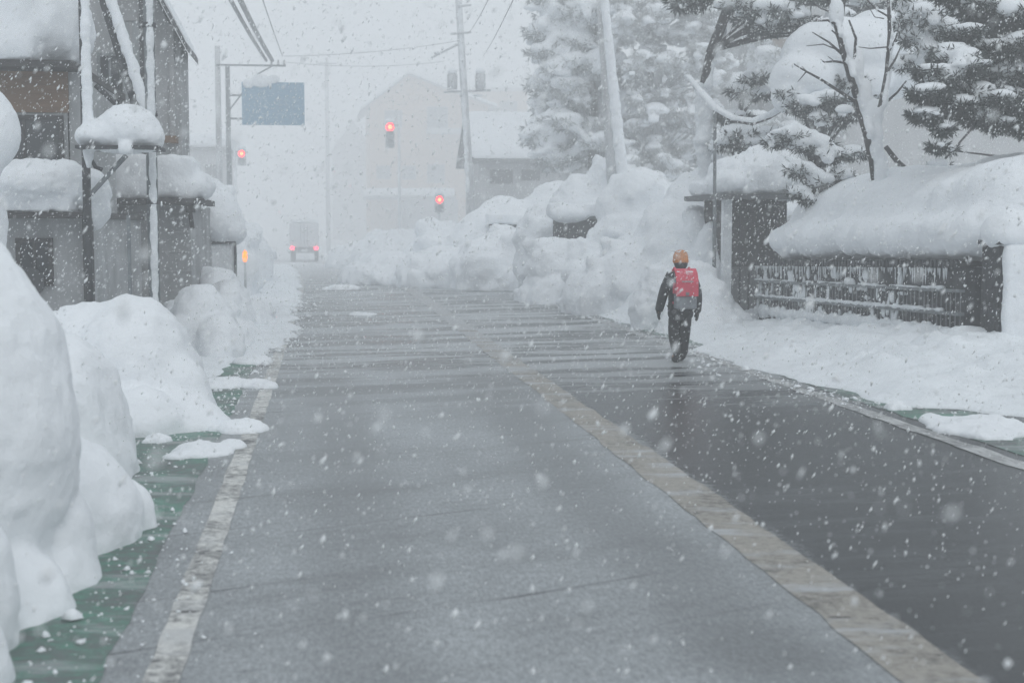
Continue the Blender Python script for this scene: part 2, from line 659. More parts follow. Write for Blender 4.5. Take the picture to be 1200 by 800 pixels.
def paint_material(name, c0, c1, under=(0.05, 0.053, 0.057), wear=(0.36, 0.5), cover=0.5, cracks=True, rough=0.62, wsc=(1, 1, 1), far0=13, far1=30):
    """worn road paint: paint, asphalt showing through, and slush lying over it"""
    m = bpy.data.materials.new(name)
    m.use_nodes = True
    t = m.node_tree
    b = t.nodes['Principled BSDF']
    tc = t.nodes.new('ShaderNodeTexCoord')
    v = tc.outputs['Object']
    fine = noise(t, v, 15.0, detail=7, rough=0.78, sc=wsc)
    mid = noise(t, v, 1.6, detail=5, rough=0.65, sc=(1.5, 1, 1))
    c = ramp(t, noise(t, v, 24.0, detail=5, rough=0.7), 0.3, 0.7, (*c0, 1), (*c1, 1))
    worn = ramp(t, mathn(t, 'MULTIPLY_ADD', fine, 0.6, mathn(t, 'MULTIPLY', mid, 0.4)), wear[0], wear[1])
    c = mixc(t, worn, under, c)
    sep = t.nodes.new('ShaderNodeSeparateXYZ')
    t.links.new(v, sep.inputs[0])
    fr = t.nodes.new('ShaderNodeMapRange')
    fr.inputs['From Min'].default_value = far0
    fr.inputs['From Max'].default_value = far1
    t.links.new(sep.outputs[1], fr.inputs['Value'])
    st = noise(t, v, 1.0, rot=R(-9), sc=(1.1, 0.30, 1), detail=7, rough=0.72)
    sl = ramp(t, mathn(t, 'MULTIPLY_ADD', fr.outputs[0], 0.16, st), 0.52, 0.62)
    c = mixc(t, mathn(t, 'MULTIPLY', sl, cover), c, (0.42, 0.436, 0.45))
    if cracks:
        cr = ramp(t, noise(t, v, 2.0, rot=R(-3), sc=(0.55, 0.10, 1), detail=4), 0.31, 0.345, (1, 1, 1, 1), (0, 0, 0, 1))
        c = mixc(t, cr, c, (0.03, 0.03, 0.03))
    t.links.new(c, b.inputs['Base Color'])
    b.inputs['Roughness'].default_value = rough
    b.inputs['Specular IOR Level'].default_value = 0.3
    bp = t.nodes.new('ShaderNodeBump')
    bp.inputs['Strength'].default_value = 0.6
    bp.inputs['Distance'].default_value = 0.01
    t.links.new(mathn(t, 'ADD', fine, noise(t, v, 55, detail=3)), bp.inputs['Height'])
    t.links.new(bp.outputs[0], b.inputs['Normal'])
    return m


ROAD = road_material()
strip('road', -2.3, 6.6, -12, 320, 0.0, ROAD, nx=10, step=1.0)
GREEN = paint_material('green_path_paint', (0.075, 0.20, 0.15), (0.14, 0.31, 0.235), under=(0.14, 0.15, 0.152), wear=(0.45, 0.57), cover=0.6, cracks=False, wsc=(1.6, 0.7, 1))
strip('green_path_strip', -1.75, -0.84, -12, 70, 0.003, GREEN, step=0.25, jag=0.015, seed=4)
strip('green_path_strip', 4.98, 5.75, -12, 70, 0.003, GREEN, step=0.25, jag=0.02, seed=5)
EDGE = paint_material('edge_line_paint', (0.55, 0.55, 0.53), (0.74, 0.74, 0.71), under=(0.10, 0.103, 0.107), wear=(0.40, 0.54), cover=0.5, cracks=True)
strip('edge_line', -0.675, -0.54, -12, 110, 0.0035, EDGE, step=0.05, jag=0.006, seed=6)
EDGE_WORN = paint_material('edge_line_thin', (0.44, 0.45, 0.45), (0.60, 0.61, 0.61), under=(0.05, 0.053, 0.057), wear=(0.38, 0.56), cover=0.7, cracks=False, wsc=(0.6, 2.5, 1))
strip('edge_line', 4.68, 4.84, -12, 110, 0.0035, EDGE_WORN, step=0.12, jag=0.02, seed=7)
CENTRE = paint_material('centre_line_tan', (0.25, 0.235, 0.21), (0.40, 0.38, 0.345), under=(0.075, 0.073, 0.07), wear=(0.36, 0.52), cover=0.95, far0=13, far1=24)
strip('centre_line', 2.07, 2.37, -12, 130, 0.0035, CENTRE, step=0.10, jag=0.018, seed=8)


# ------------------------------------------------------------------ ploughed snow along the road
def bank_field(name, foot, side, prof, y0, y1, label, step=0.11, width=6.0, seed=0, amp=0.16, lump=0.05, m=None, nx=64, base=-0.12):
    """a bank as a height field: foot(y) -> x of its toe, prof(y, t) -> height t metres behind the toe"""
    yy = np.arange(y0, y1, step)
    tt = (np.linspace(0, 1, nx) ** 1.5) * width
    T, Yg = np.meshgrid(tt, yy)
    p0 = np.stack([0 * Yg.ravel(), Yg.ravel(), 0 * Yg.ravel()], -1)
    toe = foot(Yg) + (fbm(p0, 0.8, 5, seed) * 0.24 + 0.06).reshape(Yg.shape)
    Xg = toe + side * (T - 0.15)
    pp = np.stack([Xg.ravel(), Yg.ravel(), 0 * Yg.ravel()], -1)
    H = prof(Yg, T)
    n1 = fbm(pp, 1.3, 4, seed + 1).reshape(T.shape)
    n2 = np.abs(fbm(pp, 0.34, 3, seed + 2)).reshape(T.shape)
    k = np.clip(T / 0.6, 0, 1) * np.clip(H / 0.22, 0, 1)
    Z = base * (1 - smoothstep(0.0, 0.16, T)) + H + (n1 * amp + n2 * lump * 2) * k
    Z += road_z(Yg)
    # overhang the toe a little so that it ends in a soft lip
    Xg = Xg + road_shift(Yg)
    me = grid_mesh(name, Xg, Yg, Z)
    o = link(name, me, m or SNOW_ROUGH, smooth=True)
    return tag(o, label, 'snow bank')


_fp = [G(*p) for p in [(1290, 500), (1200, 492), (1110, 480), (1050, 478), (1000, 470), (945, 455), (890, 440), (838, 420), (800, 398), (760, 386), (700, 369), (640, 352), (600, 340), (540, 324)]]
_fy = np.array([-12, 6] + [p.y for p in _fp] + [75.0, 120])
_fx = np.array([6.0, 5.8] + [p.x - float(road_shift(p.y)) for p in _fp] + [4.3, 4.4])


def foot_r(y):
    return np.interp(y, _fy, _fx) + 0.14 * smoothstep(18.0, 15.0, np.asarray(y, float))


def prof_near(y, t):
    end = smoothstep(23.5, 21.5, y)
    lv = np.interp(y, [12, 15, 23], [0.36, 0.30, 0.02])
    h = smoothstep(0, 0.5, t) * 0.10 + smoothstep(0.2, 2.1, t) * lv
    return h * (0.35 + 0.65 * end)


bank_field('snow_bank', foot_r, 1, prof_near, 3, 24.5, 'low trampled snow slope below the icicled wall, right of the road', width=2.6, seed=21, amp=0.12, lump=0.085)


def prof_mid(y, t):
    h = 1.0 + 0.35 * np.sin(y * 0.55 + 1.0) + 0.2 * np.sin(y * 1.3)
    ends = smoothstep(21.8, 26.0, y)
    return (smoothstep(0, 1.9, t) * h + smoothstep(1.8, 4, t) * 0.15) * ends


bank_field('snow_bank', foot_r, 1, prof_mid, 21.5, 60, 'long lumpy ploughed bank running along the far right roadside', width=5.0, seed=33, amp=0.35, lump=0.16, step=0.16)


def foot_l(y):
    return np.interp(y, [0, 8, 14, 17, 19, 21, 36, 46, 60, 90], [-2.5, -2.1, -1.75, -1.2, -0.75, -0.62, -0.76, -0.85, -0.6, -0.5])


def prof_left(y, t):
    flat = smoothstep(0, 0.3, t) * 0.07
    h = 0.85 + 0.3 * np.sin(y * 0.7)
    back = np.interp(y, [14, 20, 26, 40, 60], [0.5, 0.95, 1.1, 1.3, 1.3])
    return flat * smoothstep(15, 18, y) + smoothstep(back, back + 1.0, t) * h * smoothstep(24, 30, y)


bank_field('snow_bank', foot_l, -1, prof_left, 15.5, 70, 'flat packed snow verge and low ridge along the far left roadside', width=5.0, seed=45, amp=0.07, lump=0.04, step=0.13)

# crumbs fallen from the ploughed edges: nobody could count them
def crumbs(n, seed):
    g_ = np.random.default_rng(seed)
    iv = np.array([(1, 0, 0), (-1, 0, 0), (0, 1, 0), (0, -1, 0), (0, 0, 1), (0, 0, -1), (.6, .6, .6), (-.6, .6, .6), (.6, -.6, .6), (-.6, -.6, .6)], float)
    fb_ = np.array([(0, 6, 8), (1, 9, 7), (2, 7, 6), (3, 8, 9), (4, 6, 7), (4, 9, 8), (4, 8, 6), (4, 7, 9), (0, 2, 6), (0, 8, 3), (1, 7, 2), (1, 3, 9)])
    y = 4.5 + 30 * g_.uniform(0, 1, n) ** 1.6
    side = g_.uniform(0, 1, n) < 0.5
    off = np.abs(g_.normal(0, 0.28, n))
    xl = np.interp(y, [4.5, 6.2, 7.5, 9, 12, 14, 18, 21, 36], [-1.15, -1.0, -0.95, -1.35, -1.15, -1.15, -0.8, -0.65, -0.78]) + off - 0.1
    xr = np.interp(y, _fy, _fx) - off + 0.12
    x = np.where(side, xl, xr)
    r_ = np.minimum(0.0055 * np.exp(g_.normal(0, 0.7, n)) * np.clip(y / 12, 0.7, 2.2), 0.05)
    v = iv[None] * (1 + g_.uniform(-0.35, 0.35, (n, len(iv), 1))) * (r_[:, None] * g_.uniform(0.7, 1.4, (n, 3)))[:, None, :]
    v = v + np.stack([x, y, road_z(y) + r_ * 0.35], -1)[:, None, :]
    f = fb_[None] + (np.arange(n) * len(iv))[:, None, None]
    return np_mesh('snow_crumbs', v.reshape(-1, 3), f.reshape(-1, 3))


tag(link('snow_crumbs', crumbs(3000, 61), SNOW, smooth=True), 'small crumbs of snow strewn along both road edges', 'snow', kind='stuff')

# big drifts, each its own lump of snow
def drift(label, blobs, voxel=0.06, **kw):
    kw.setdefault('ridge', 0.06)
    kw.setdefault('rscale', 0.55)
    kw['smooth'] = min(kw.get('smooth', 4), 3)
    r_ = random.Random(kw.get('seed', 0))
    if kw.pop('broken', True):       # slabs and clods pushed up by the plough
        for b_ in list(blobs):
            c_, q_ = Vector(b_[0]), b_[1]
            for k in range(7):
                an, el = r_.uniform(0, 6.28), r_.uniform(0.05, 1.3)
                d_ = Vector((math.cos(an) * math.cos(el) * q_[0], math.sin(an) * math.cos(el) * q_[1], math.sin(el) * q_[2])) * r_.uniform(0.80, 0.98)
                z_ = min(q_) * r_.uniform(0.16, 0.34)
                blobs = blobs + [(c_ + d_, (z_ * r_.uniform(0.8, 1.5), z_ * r_.uniform(0.8, 1.5), z_ * r_.uniform(0.6, 1.0)), (r_.uniform(-.5, .5), r_.uniform(-.5, .5), an))]
    o = snow('snow_bank', blobs=blobs, voxel=voxel, **kw)
    return tag(o, label, 'snow bank')


a = P(-75, 520, 6.7)
drift('huge smooth snow heap in the near left corner, higher than the road edge snow', [
    (a, (0.62, 0.8, 1.02)), ((a.x - 0.5, a.y + 1.2, 0.3), (0.6, 1.2, 1.15)), ((a.x - 0.8, a.y - 0.8, 0.2), (0.8, 1.0, 1.1)),
    ((-1.66, 7.65, 0.02), (0.70, 0.60, 0.60)), ((-1.28, 7.95, -0.05), (0.36, 0.26, 0.38)), ((-1.22, 7.55, -0.1), (0.26, 0.2, 0.30)),
    ((-1.52, 6.85, 0.0), (0.46, 0.42, 0.62)), ((-1.27, 6.75, -0.05), (0.24, 0.36, 0.30)), ((-1.42, 6.25, -0.05), (0.34, 0.36, 0.34)),
    ((-1.50, 5.15, 0.0), (0.36, 0.44, 0.44)), ((-1.72, 5.7, 0.0), (0.5, 0.6, 0.8)), ((-1.62, 7.1, 0.25), (0.34, 0.5, 0.5)),
], voxel=0.03, smooth=5, amp=0.035, nscale=0.4, seed=3, lump=0.01, lscale=0.2, ridge=0.022, rscale=0.5, broken=False)
drift('pale rounded snow mound just behind the near left heap', [
    ((-1.72, 9.6, 0.0), (0.42, 0.8, 0.95)), ((-1.9, 10.4, 0), (0.5, 0.7, 0.9)), ((-2.1, 9.3, 0.2), (0.5, 0.8, 0.95))], seed=5, lump=0.02, amp=0.05, broken=False, ridge=0.04)
drift('broad domed snow mound below the steel utility pole', [
    ((-1.66, 12.6, 0.0), (0.62, 0.85, 1.05)), ((-2.05, 12.9, 0.1), (0.55, 0.8, 0.92)), ((-1.24, 12.3, -0.05), (0.30, 0.5, 0.62)), ((-1.12, 11.95, -0.05), (0.30, 0.42, 0.25)),
    ((-1.5, 11.7, -0.05), (0.4, 0.4, 0.4)), ((-2.5, 13.0, 0.1), (0.7, 0.9, 0.8))], seed=6, smooth=5, amp=0.05, lump=0.025, broken=False, ridge=0.04)
drift('small snow mound between the pole and the framed board', [
    ((-1.62, 18.8, 0.0), (0.50, 0.9, 0.88)), ((-1.35, 18.2, 0), (0.34, 0.6, 0.55)), ((-1.2, 20.5, 0), (0.3, 1.2, 0.30)), ((-1.85, 20.6, 0), (0.55, 2.6, 0.66)), ((-1.45, 19.6, 0), (0.5, 1.6, 0.42))], seed=8, amp=0.06, lump=0.03)
drift('rounded snow mound at the foot of the framed board', [
    ((-1.5, 22.5, 0.0), (0.42, 1.1, 0.80)), ((-1.2, 24.0, 0), (0.35, 1.0, 0.42)), ((-1.8, 24.4, 0.1), (0.5, 1.0, 0.85))], seed=9, amp=0.07, lump=0.04)
drift('pale snow drift on the far left verge beyond the framed board', [
    ((-2.5, 34, 0.3), (0.9, 2.5, 1.25)), ((-2.9, 38, 0.4), (1.0, 2.5, 1.6)), ((-2.7, 44, 0.3), (1.1, 3.5, 1.5)), ((-3.4, 41, 1.0), (1.2, 4.0, 2.0))], voxel=0.09, seed=10, amp=0.14, nscale=0.8, lump=0.06, lscale=0.3)

# right side cones
pk = P(832, 215, 26.5)
drift('tall pointed snow pile between the gate and the road', [
    ((pk.x + 0.1, pk.y, 1.1), (0.55, 1.0, 1.95)), ((pk.x - 0.35, pk.y, 0.8), (0.75, 1.1, 1.85)), ((pk.x - 0.85, pk.y - 0.2, 0.5), (0.85, 1.2, 1.65)),
    ((pk.x - 1.45, pk.y, 0.2), (0.85, 1.3, 1.30)), ((pk.x - 2.0, pk.y + 0.3, 0.1), (0.8, 1.2, 0.95)), ((pk.x + 0.2, pk.y - 1.2, 0.2), (1.0, 1.0, 1.15)), ((P(833, 1, 24.2).x, 24.2, 0.2), (0.30, 0.9, 1.3)), ((P(822, 1, 25.0).x, 25.0, 0.4), (0.5, 0.8, 1.6)), ((pk.x - 0.6, pk.y - 1.1, 0.0), (0.8, 0.9, 0.75)), ((pk.x + 0.6, pk.y + 0.4, 0.6), (0.8, 0.9, 1.4))],
    voxel=0.07, seed=11, smooth=5, amp=0.10, nscale=0.7, lump=0.03, lscale=0.25, ridge=0.09, rscale=0.8)
q1_, q2_ = P(842, 345, 21.9), P(843, 262, 24.8)
drift('snow mound hiding the foot of the thin post by the gatehouse', [
    ((q1_.x - 0.05, q1_.y + 0.2, 0.1), (0.40, 0.5, 0.74)), ((q1_.x - 0.55, q1_.y + 0.7, 0.2), (0.7, 0.7, 0.95)), ((q1_.x - 0.3, q1_.y - 0.3, 0.0), (0.75, 0.6, 0.42)), ((q1_.x + 0.25, q1_.y + 0.1, 0.0), (0.35, 0.5, 0.40)), ((q2_.x, q2_.y - 0.8, 0.6), (0.34, 0.5, 1.05)), ((q2_.x - 0.3, q2_.y - 0.7, 0.6), (0.4, 0.5, 1.15))], voxel=0.05, seed=18, amp=0.05, lump=0.03)
q = P(700, 330, 30)
drift('sloping snow drift under the dark garden wall', [
    ((q.x, q.y, 0.1), (0.9, 1.6, 1.05)), ((q.x + 0.9, q.y, 0.2), (1.0, 1.6, 1.35)), ((q.x - 0.8, q.y + 1, 0), (0.8, 1.5, 0.75)), (P(652, 312, 30.6), (0.6, 0.6, 0.55)), (P(690, 310, 30.4), (0.7, 0.6, 0.6)), ((q.x - 0.4, q.y - 1.8, 0), (0.7, 1.0, 0.6))],
    voxel=0.07, seed=12, amp=0.14, nscale=0.7, lump=0.06, lscale=0.25)
q = P(585, 310, 38)
drift('lumpy ploughed snow pile by the far right kerb', [
    ((q.x, q.y, 0.2), (1.3, 1.8, 1.2)), ((q.x - 1.5, q.y + 2, 0.1), (1.2, 2.0, 0.95)), ((q.x + 1.2, q.y - 1, 0.1), (1.0, 1.5, 1.0)), ((q.x - 2.8, q.y + 5, 0.0), (1.4, 2.5, 0.9))],
    voxel=0.09, seed=13, amp=0.20, nscale=0.8, lump=0.10, lscale=0.35)
q = P(592, 245, 42)
drift('big smooth snow slope in front of the snow-roofed house', [
    ((q.x, q.y, 0.2), (2.0, 2.5, 2.1)), ((q.x + 1.6, q.y + 0.5, 0.5), (1.6, 2.2, 2.5)), ((q.x - 1.6, q.y + 1, 0.0), (1.6, 2.2, 1.6)), ((q.x + 3, q.y + 1, 1.0), (1.6, 2, 2.2))],
    voxel=0.12, seed=14, amp=0.14, nscale=1.2, lump=0.04, lscale=0.4)
q = P(470, 285, 62)
drift('faint snow heap across the road end below the signal', [
    ((q.x, q.y, 0), (2.2, 2.5, 1.5)), ((q.x + 2.5, q.y, 0), (2.0, 2.5, 1.7)), ((q.x + 4.5, q.y - 3, 0.2), (1.8, 2.5, 1.9)), ((q.x - 1.8, q.y + 2, -0.2), (1.5, 2, 1.1))],
    voxel=0.14, seed=15, amp=0.25, nscale=1.2, lump=0.1, lscale=0.5)
q = P(690, 222, 33.0)
drift('snow-buried shrub mound at the foot of the tilted pole', [
    ((q.x - 0.2, q.y, 1.8), (0.75, 0.9, 1.05)), ((q.x + 0.5, q.y, 2.0), (0.75, 0.9, 1.25)), ((q.x + 1.2, q.y - 0.3, 1.8), (0.9, 1.0, 1.15)), ((q.x + 0.6, q.y, 0.7), (1.4, 1.2, 1.5)), ((q.x + 2.2, q.y + 1, 1.3), (1.1, 1.2, 1.4)), (P(738, 246, 30.6), (0.75, 0.6, 0.85)), (P(745, 290, 30.4), (1.1, 0.8, 0.9)), (P(722, 292, 30.4), (0.6, 0.5, 0.55)), ((q.x - 0.9, q.y + .5, 1.0), (0.8, 1.2, 1.2))],
    voxel=0.08, seed=16, amp=0.12, nscale=0.5, lump=0.06, lscale=0.25)

# loose clods on the tarmac
def clod(px, py, wpx, label, seed, hk=0.45):
    g = G(px, py)
    k = wpx * PXM(g.y) / 2
    r_ = random.Random(seed)
    bl = [((g.x, g.y, 0), (k, k * 1.2, k * hk))]
    for i in range(5):
        bl.append(((g.x + r_.uniform(-.8, .8) * k, g.y + r_.uniform(-1, 1) * k, 0), (k * r_.uniform(.3, .6), k * r_.uniform(.3, .7), k * hk * r_.uniform(.5, 1))))
    o = snow('snow_clod', blobs=bl, voxel=max(0.016, k / 14), smooth=3, amp=k * 0.12, nscale=k * 0.7, seed=seed, lump=k * 0.05, lscale=k * 0.3)
    tag(o, label, 'snow clod', 'clods of snow lying on the tarmac')


clod(283, 504, 58, 'pointed clod of snow lying across the left white edge line', 1)
clod(238, 530, 74, 'flat long clod of snow on the left green strip', 2, 0.3)
clod(184, 517, 26, 'tiny clod of snow beside the domed left mound', 3, 0.7)
clod(262, 452, 60, 'flattish snow clod on the green strip, beyond the pointed clod', 4, 0.3)
clod(300, 452, 46, 'low snow clod over the edge line, right of the flattish clod', 5, 0.3)
clod(296, 425, 44, 'farthest left snow clod, by the packed verge', 6, 0.4)
clod(1050, 479, 26, 'small rounded clod against the toe of the right slope', 7, 0.8)
clod(1150, 503, 130, 'long ragged ridge of snow on the right green strip', 8, 0.22)
clod(402, 339, 40, 'small white snow clod far up the road in the left lane', 9, 0.25)
clod(425, 369, 34, 'thin white patch of slush in the middle of the left lane', 10, 0.18)

# ------------------------------------------------------------------ windows and small building helpers
def window(parent, x0, x1, y, z0, z1, fm=None, gm=None, bars=1, name='window', face=-1):
    """in a wall facing -y"""
    t = 0.05
    b = MB()
    ya, yb = (y - 0.05, y + 0.02)
    b.box(x0 - t, x1 + t, ya, yb, z1, z1 + t).box(x0 - t, x1 + t, ya, yb, z0 - t, z0)
    b.box(x0 - t, x0, ya, yb, z0, z1).box(x1, x1 + t, ya, yb, z0, z1)
    for i in range(bars):
        xm = x0 + (x1 - x0) * (i + 1) / (bars + 1)
        b.box(xm - t / 3, xm + t / 3, y - 0.035, y - 0.008, z0, z1)
    wo_ = b.build(name, fm or STEEL, parent)
    MB().box(x0, x1, y - 0.012, y + 0.012, z0, z1).build('pane', gm or GLASS, wo_)
    return wo_


# ------------------------------------------------------------------ left: low shed with two snow-laden roofs
D1 = 17.0
h = thing('roadside_shed', 'weathered shed with brown timber band and thick snow on both roofs', 'shed')
xr = P(101, 300, D1).x
ze = P(50, 256, D1).z
MB().box(-8, xr, D1, D1 + 5, -0.1, ze).build('wall', GREYWALL, h)
MB().box(-8.2, xr + 0.05, D1 - 0.35, D1 + 5, ze + 0.003, ze + 0.075).build('eave_board', DARKWOOD, h)
a, b_ = P(24, 284, D1), P(58, 330, D1)
window(h, a.x, b_.x, D1, b_.z, a.z, DARKWOOD, GLASS)
b = MB()
b.tube([(P(36, 305, D1).x, D1 - 0.12, P(36, 330, D1).z), (P(36, 305, D1).x, D1 - 0.06, P(36, 330, D1).z)], 0.17, 18)
b.build('vent_cover', DARKMETAL, h)
MB().box(xr - 0.02, xr + 0.09, D1 - 0.10, D1 - 0.004, -0.1, ze).build('corner_post', DARKWOOD, h)
zt = P(50, 196, D1).z
lower = [((-5.4, D1 + 0.5, (ze + zt) / 2 + 0.04), (2.55, 0.85, (zt - ze) / 2 - 0.02))]
snow('roof_snow', h, boxes=lower, blobs=[((xr + 0.02, D1 + 0.3, ze + 0.32), (0.22, 0.6, 0.26)), ((xr - 0.5, D1 + 0.1, ze + 0.4), (0.6, 0.7, 0.3)), ((xr + 0.12, D1 + 0.2, ze + 0.08), (0.12, 0.3, 0.22), (0, 0.5, 0))],
     voxel=0.04, smooth=9, amp=0.05, seed=31, lump=0.02, ridge=0.04)
D1b = 18.2
x2 = P(78, 100, D1b).x
zb0, zb1 = P(40, 195, D1b).z, P(40, 84, D1b).z
zm = P(40, 132, D1b).z
MB().box(-8, x2, D1b, D1b + 4, ze, zm - 0.001).build('upper_wall', GREYWALL, h)
MB().box(-8, x2 + 0.02, D1b - 0.03, D1b + 4, zm, zb1).build('timber_band', BROWNWOOD, h)
a, b_ = P(22, 140, D1b), P(92, 192, D1b)
window(h, P(-60, 1, D1b).x, P(66, 1, D1b).x, D1b, b_.z, a.z, DARKWOOD, GLASS, bars=2)
xe = P(92, 80, D1b).x
MB().box(x2 + 0.02, xe, D1b + 0.01, D1b + 3, ze, zb1).build('side_panel', GREYWALL, h)
MB().box(-8.2, xe + 0.02, D1b - 0.5, D1b + 4, zb1 + 0.003, zb1 + 0.09).build('upper_eave', DARKWOOD, h)
zt = P(40, -40, D1b).z
snow('upper_roof_snow', h, boxes=[((-5.6, D1b + 1.0, (zb1 + zt) / 2 + 0.07), (2.2, 1.55, (zt - zb1) / 2))], blobs=[((xe - 0.35, D1b + 0.6, zb1 + 0.6), (0.42, 1.0, 0.55))], voxel=0.07, smooth=9, amp=0.06, nscale=0.6, seed=32, lump=0.02, ridge=0.05)

q = P(-12, 150, 15.0)
tag(snow('snow_laden_shrub', blobs=[(q, (0.30, 0.35, 0.42)), ((q.x - 0.25, q.y, q.z - 0.3), (0.35, 0.4, 0.5)), ((q.x - 0.3, q.y + .2, q.z - 1.1), (0.4, 0.5, 1.0)), ((q.x - 0.3, q.y + .2, 0.3), (0.4, 0.5, 0.6))], voxel=0.045, seed=40, amp=0.04),
    'tall rounded snow-covered shrub at the left edge in front of the shed', 'shrub')

# canopy on a post with a brace, snow heaped on it
Dc = 16.2
c = thing('canopy', 'thin flat canopy on one post and a diagonal brace, heaped with snow', 'canopy')
x0, x1 = P(94, 172, Dc).x, P(190, 172, Dc).x
zc = P(140, 176, Dc).z
MB().box(x0, x1, Dc - 0.35, Dc + 0.35, zc, zc + 0.035).build('panel', DARKMETAL, c)
b = MB()
b.tube([P(148, 182, Dc), P(125, 207, Dc), P(106, 228, Dc)], 0.028)
b.build('brace', STEEL, c)
b = MB()
b.tube([P(104, 182, Dc), P(112, 196, Dc), P(120, 199, Dc)], 0.022)
b.build('scroll_bracket', DARKMETAL, c)
xp = P(101, 200, Dc).x
MB().tube([(xp, Dc, -0.1), (xp, Dc, 5.4)], [0.05, 0.04], 12).build('post', DARKMETAL, c, smooth=True)
hb = [(P(150, 152, Dc), (0.34, 0.36, 0.27)), (P(115, 160, Dc), (0.24, 0.34, 0.14)), (P(172, 160, Dc), (0.19, 0.32, 0.16)), (P(130, 158, Dc), (0.3, 0.34, 0.18)),
      (P(152, 176, Dc) + Vector((0, -0.32, 0)), (0.09, 0.08, 0.07))]
for k in range(9):
    hb.append(((xp + 0.035, Dc - 0.05, zc + 0.05 + k * 0.32), (0.05 + 0.02 * rnd.random(), 0.05, 0.26)))
snow('snow_cap', c, blobs=hb, voxel=0.028, smooth=5, amp=0.02, nscale=0.25, seed=50, lump=0.01, ridge=0.02)

# stay with snow stuck along it
s_ = thing('slanted_stay', 'thick slanted stay coated with snow, reaching down to the canopy', 'stay')
MB().tube([P(112, -40, 18.5), P(122, 5, 18.2), P(160, 128, 17.4), P(172, 172, 17.2)], 0.05, 8).build('guard_tube', DARKMETAL, s_, smooth=True)
bl = []
for k in range(26):
    u = k / 25
    bl.append((P(118 + 46 * u + 6, -20 + 145 * u, 18.3 - 1.0 * u), (0.055 + 0.02 * rnd.random(), 0.07, 0.12)))
snow('snow_crust', s_, blobs=bl, voxel=0.028, smooth=3, amp=0.02, nscale=0.2, seed=51)

# leaning snow-covered board at the canopy
q0, q1 = P(112, 100, 16.9), P(136, 122, 16.9)
tag(MB().tube([q0, q1], 0.035, 6).build('slanted_bracket', DARKMETAL), 'short dark bracket slanting into the canopy snow heap', 'bracket')

# ------------------------------------------------------------------ left: grey house behind
D2 = 22.5
h = thing('grey_house', 'grey sided house with steep gable and long snow-covered lower roof', 'house')
xr = P(224, 300, D2).x
ze = P(180, 240, D2).z
MB().box(-8, xr, D2, D2 + 7, -0.1, ze).build('wall', SIDING, h)
b = MB()
k = 0.35
while k < ze - 0.1:
    b.box(-4.6, xr + 0.003, D2 - 0.014, D2 - 0.001, k, k + 0.02)
    k += 0.3
b.build('siding_joint', PALEGREY, h)
MB().box(-8.2, P(240, 236, D2).x, D2 - 0.5, D2 + 2.0, ze + 0.003, ze + 0.09).build('eave_board', DARKWOOD, h)
b = MB()
xb = P(225, 245, D2).x
b.box(xb - 0.05, xb + 0.05, D2 - 0.42, D2 - 0.002, ze - 0.12, ze)
b.tube([(xb, D2 - 0.40, ze - 0.06), (xb, D2 - 0.01, ze - 0.35)], 0.035, 6)
b.build('eave_bracket', DARKWOOD, h)
a, b_ = P(120, 258, D2), P(143, 352, D2)
MB().box(a.x, b_.x, D2 - 0.03, D2 - 0.002, 0, a.z).build('door', DARKWOOD, h)
zt = P(180, 190, D2).z
snow('lower_roof_snow', h, boxes=[((-3.9, D2 + 0.55, (ze + zt) / 2 + 0.08), (1.9, 0.95, (zt - ze) / 2)), ((-4.6, D2 + 0.8, (ze + zt) / 2 + 0.3), (1.2, 0.9, (zt - ze) / 2))],
     blobs=[((P(228, 220, D2).x, D2 + 0.3, ze + 0.28), (0.30, 0.7, 0.24)), ((P(190, 200, D2).x, D2 + 0.4, ze + 0.42), (0.55, 0.8, 0.34))], voxel=0.06, smooth=10, amp=0.05, nscale=0.5, seed=33, lump=0.02, ridge=0.05)
D2b = 23.6
xu = P(212, 100, D2b).x
zev = P(217, 44, D2b).z
ax = xu - 1.9
az = zev + 1.9 * 1.9
MB().prism([(xu, ze), (xu, zev - 0.1), (ax, az - 0.1), (ax - 1.9, zev - 0.1), (ax - 1.9, ze)], 'y', D2b, D2b + 1.3).build('upper_wall', SIDING, h)
b = MB()
for sgn in (1, -1):
    e = (ax + sgn * 2.05, zev - 0.27)
    b.prism([(ax, az), e, (e[0], e[1] + 0.10), (ax, az + 0.12)], 'y', D2b - 0.45, D2b + 1.5)
b.build('roof', ROOFGREY, h)
sn = MB()
for sgn in (1, -1):
    e = (ax + sgn * 2.03, zev - 0.13)
    sn.prism([(ax, az + 0.125), e, (e[0] - sgn * 0.05, e[1] + 0.16), (ax, az + 0.35)], 'y', D2b - 0.40, D2b + 1.45)
sn.build('upper_roof_snow', SNOW, h, bevel=0.05)
window(h, P(116, 1, D2b).x, P(138, 1, D2b).x, D2b, P(1, 150, D2b).z, P(1, 64, D2b).z, STEEL, GLASS)
window(h, P(142, 1, D2b).x, P(163, 1, D2b).x, D2b, P(1, 118, D2b).z, P(1, 22, D2b).z, PALEGREY, PALEGLASS)
MB().box(P(163, 0, D2b).x, P(168, 0, D2b).x, D2b - 0.09, D2b - 0.003, ze + 0.6, zev + 1.2).build('downpipe', DARKMETAL, h)
MB().box(P(197, 0, D2b).x, P(203, 0, D2b).x, D2b - 0.07, D2b - 0.003, ze + 0.6, zev + 0.2).build('corner_trim', PALEGREY, h)
MB().box(P(192, 0, D2b).x, P(206, 0, D2b).x, D2b - 0.35, D2b - 0.003, P(1, 167, D2b).z, P(1, 159, D2b).z).build('wall_box', BROWNWOOD, h)

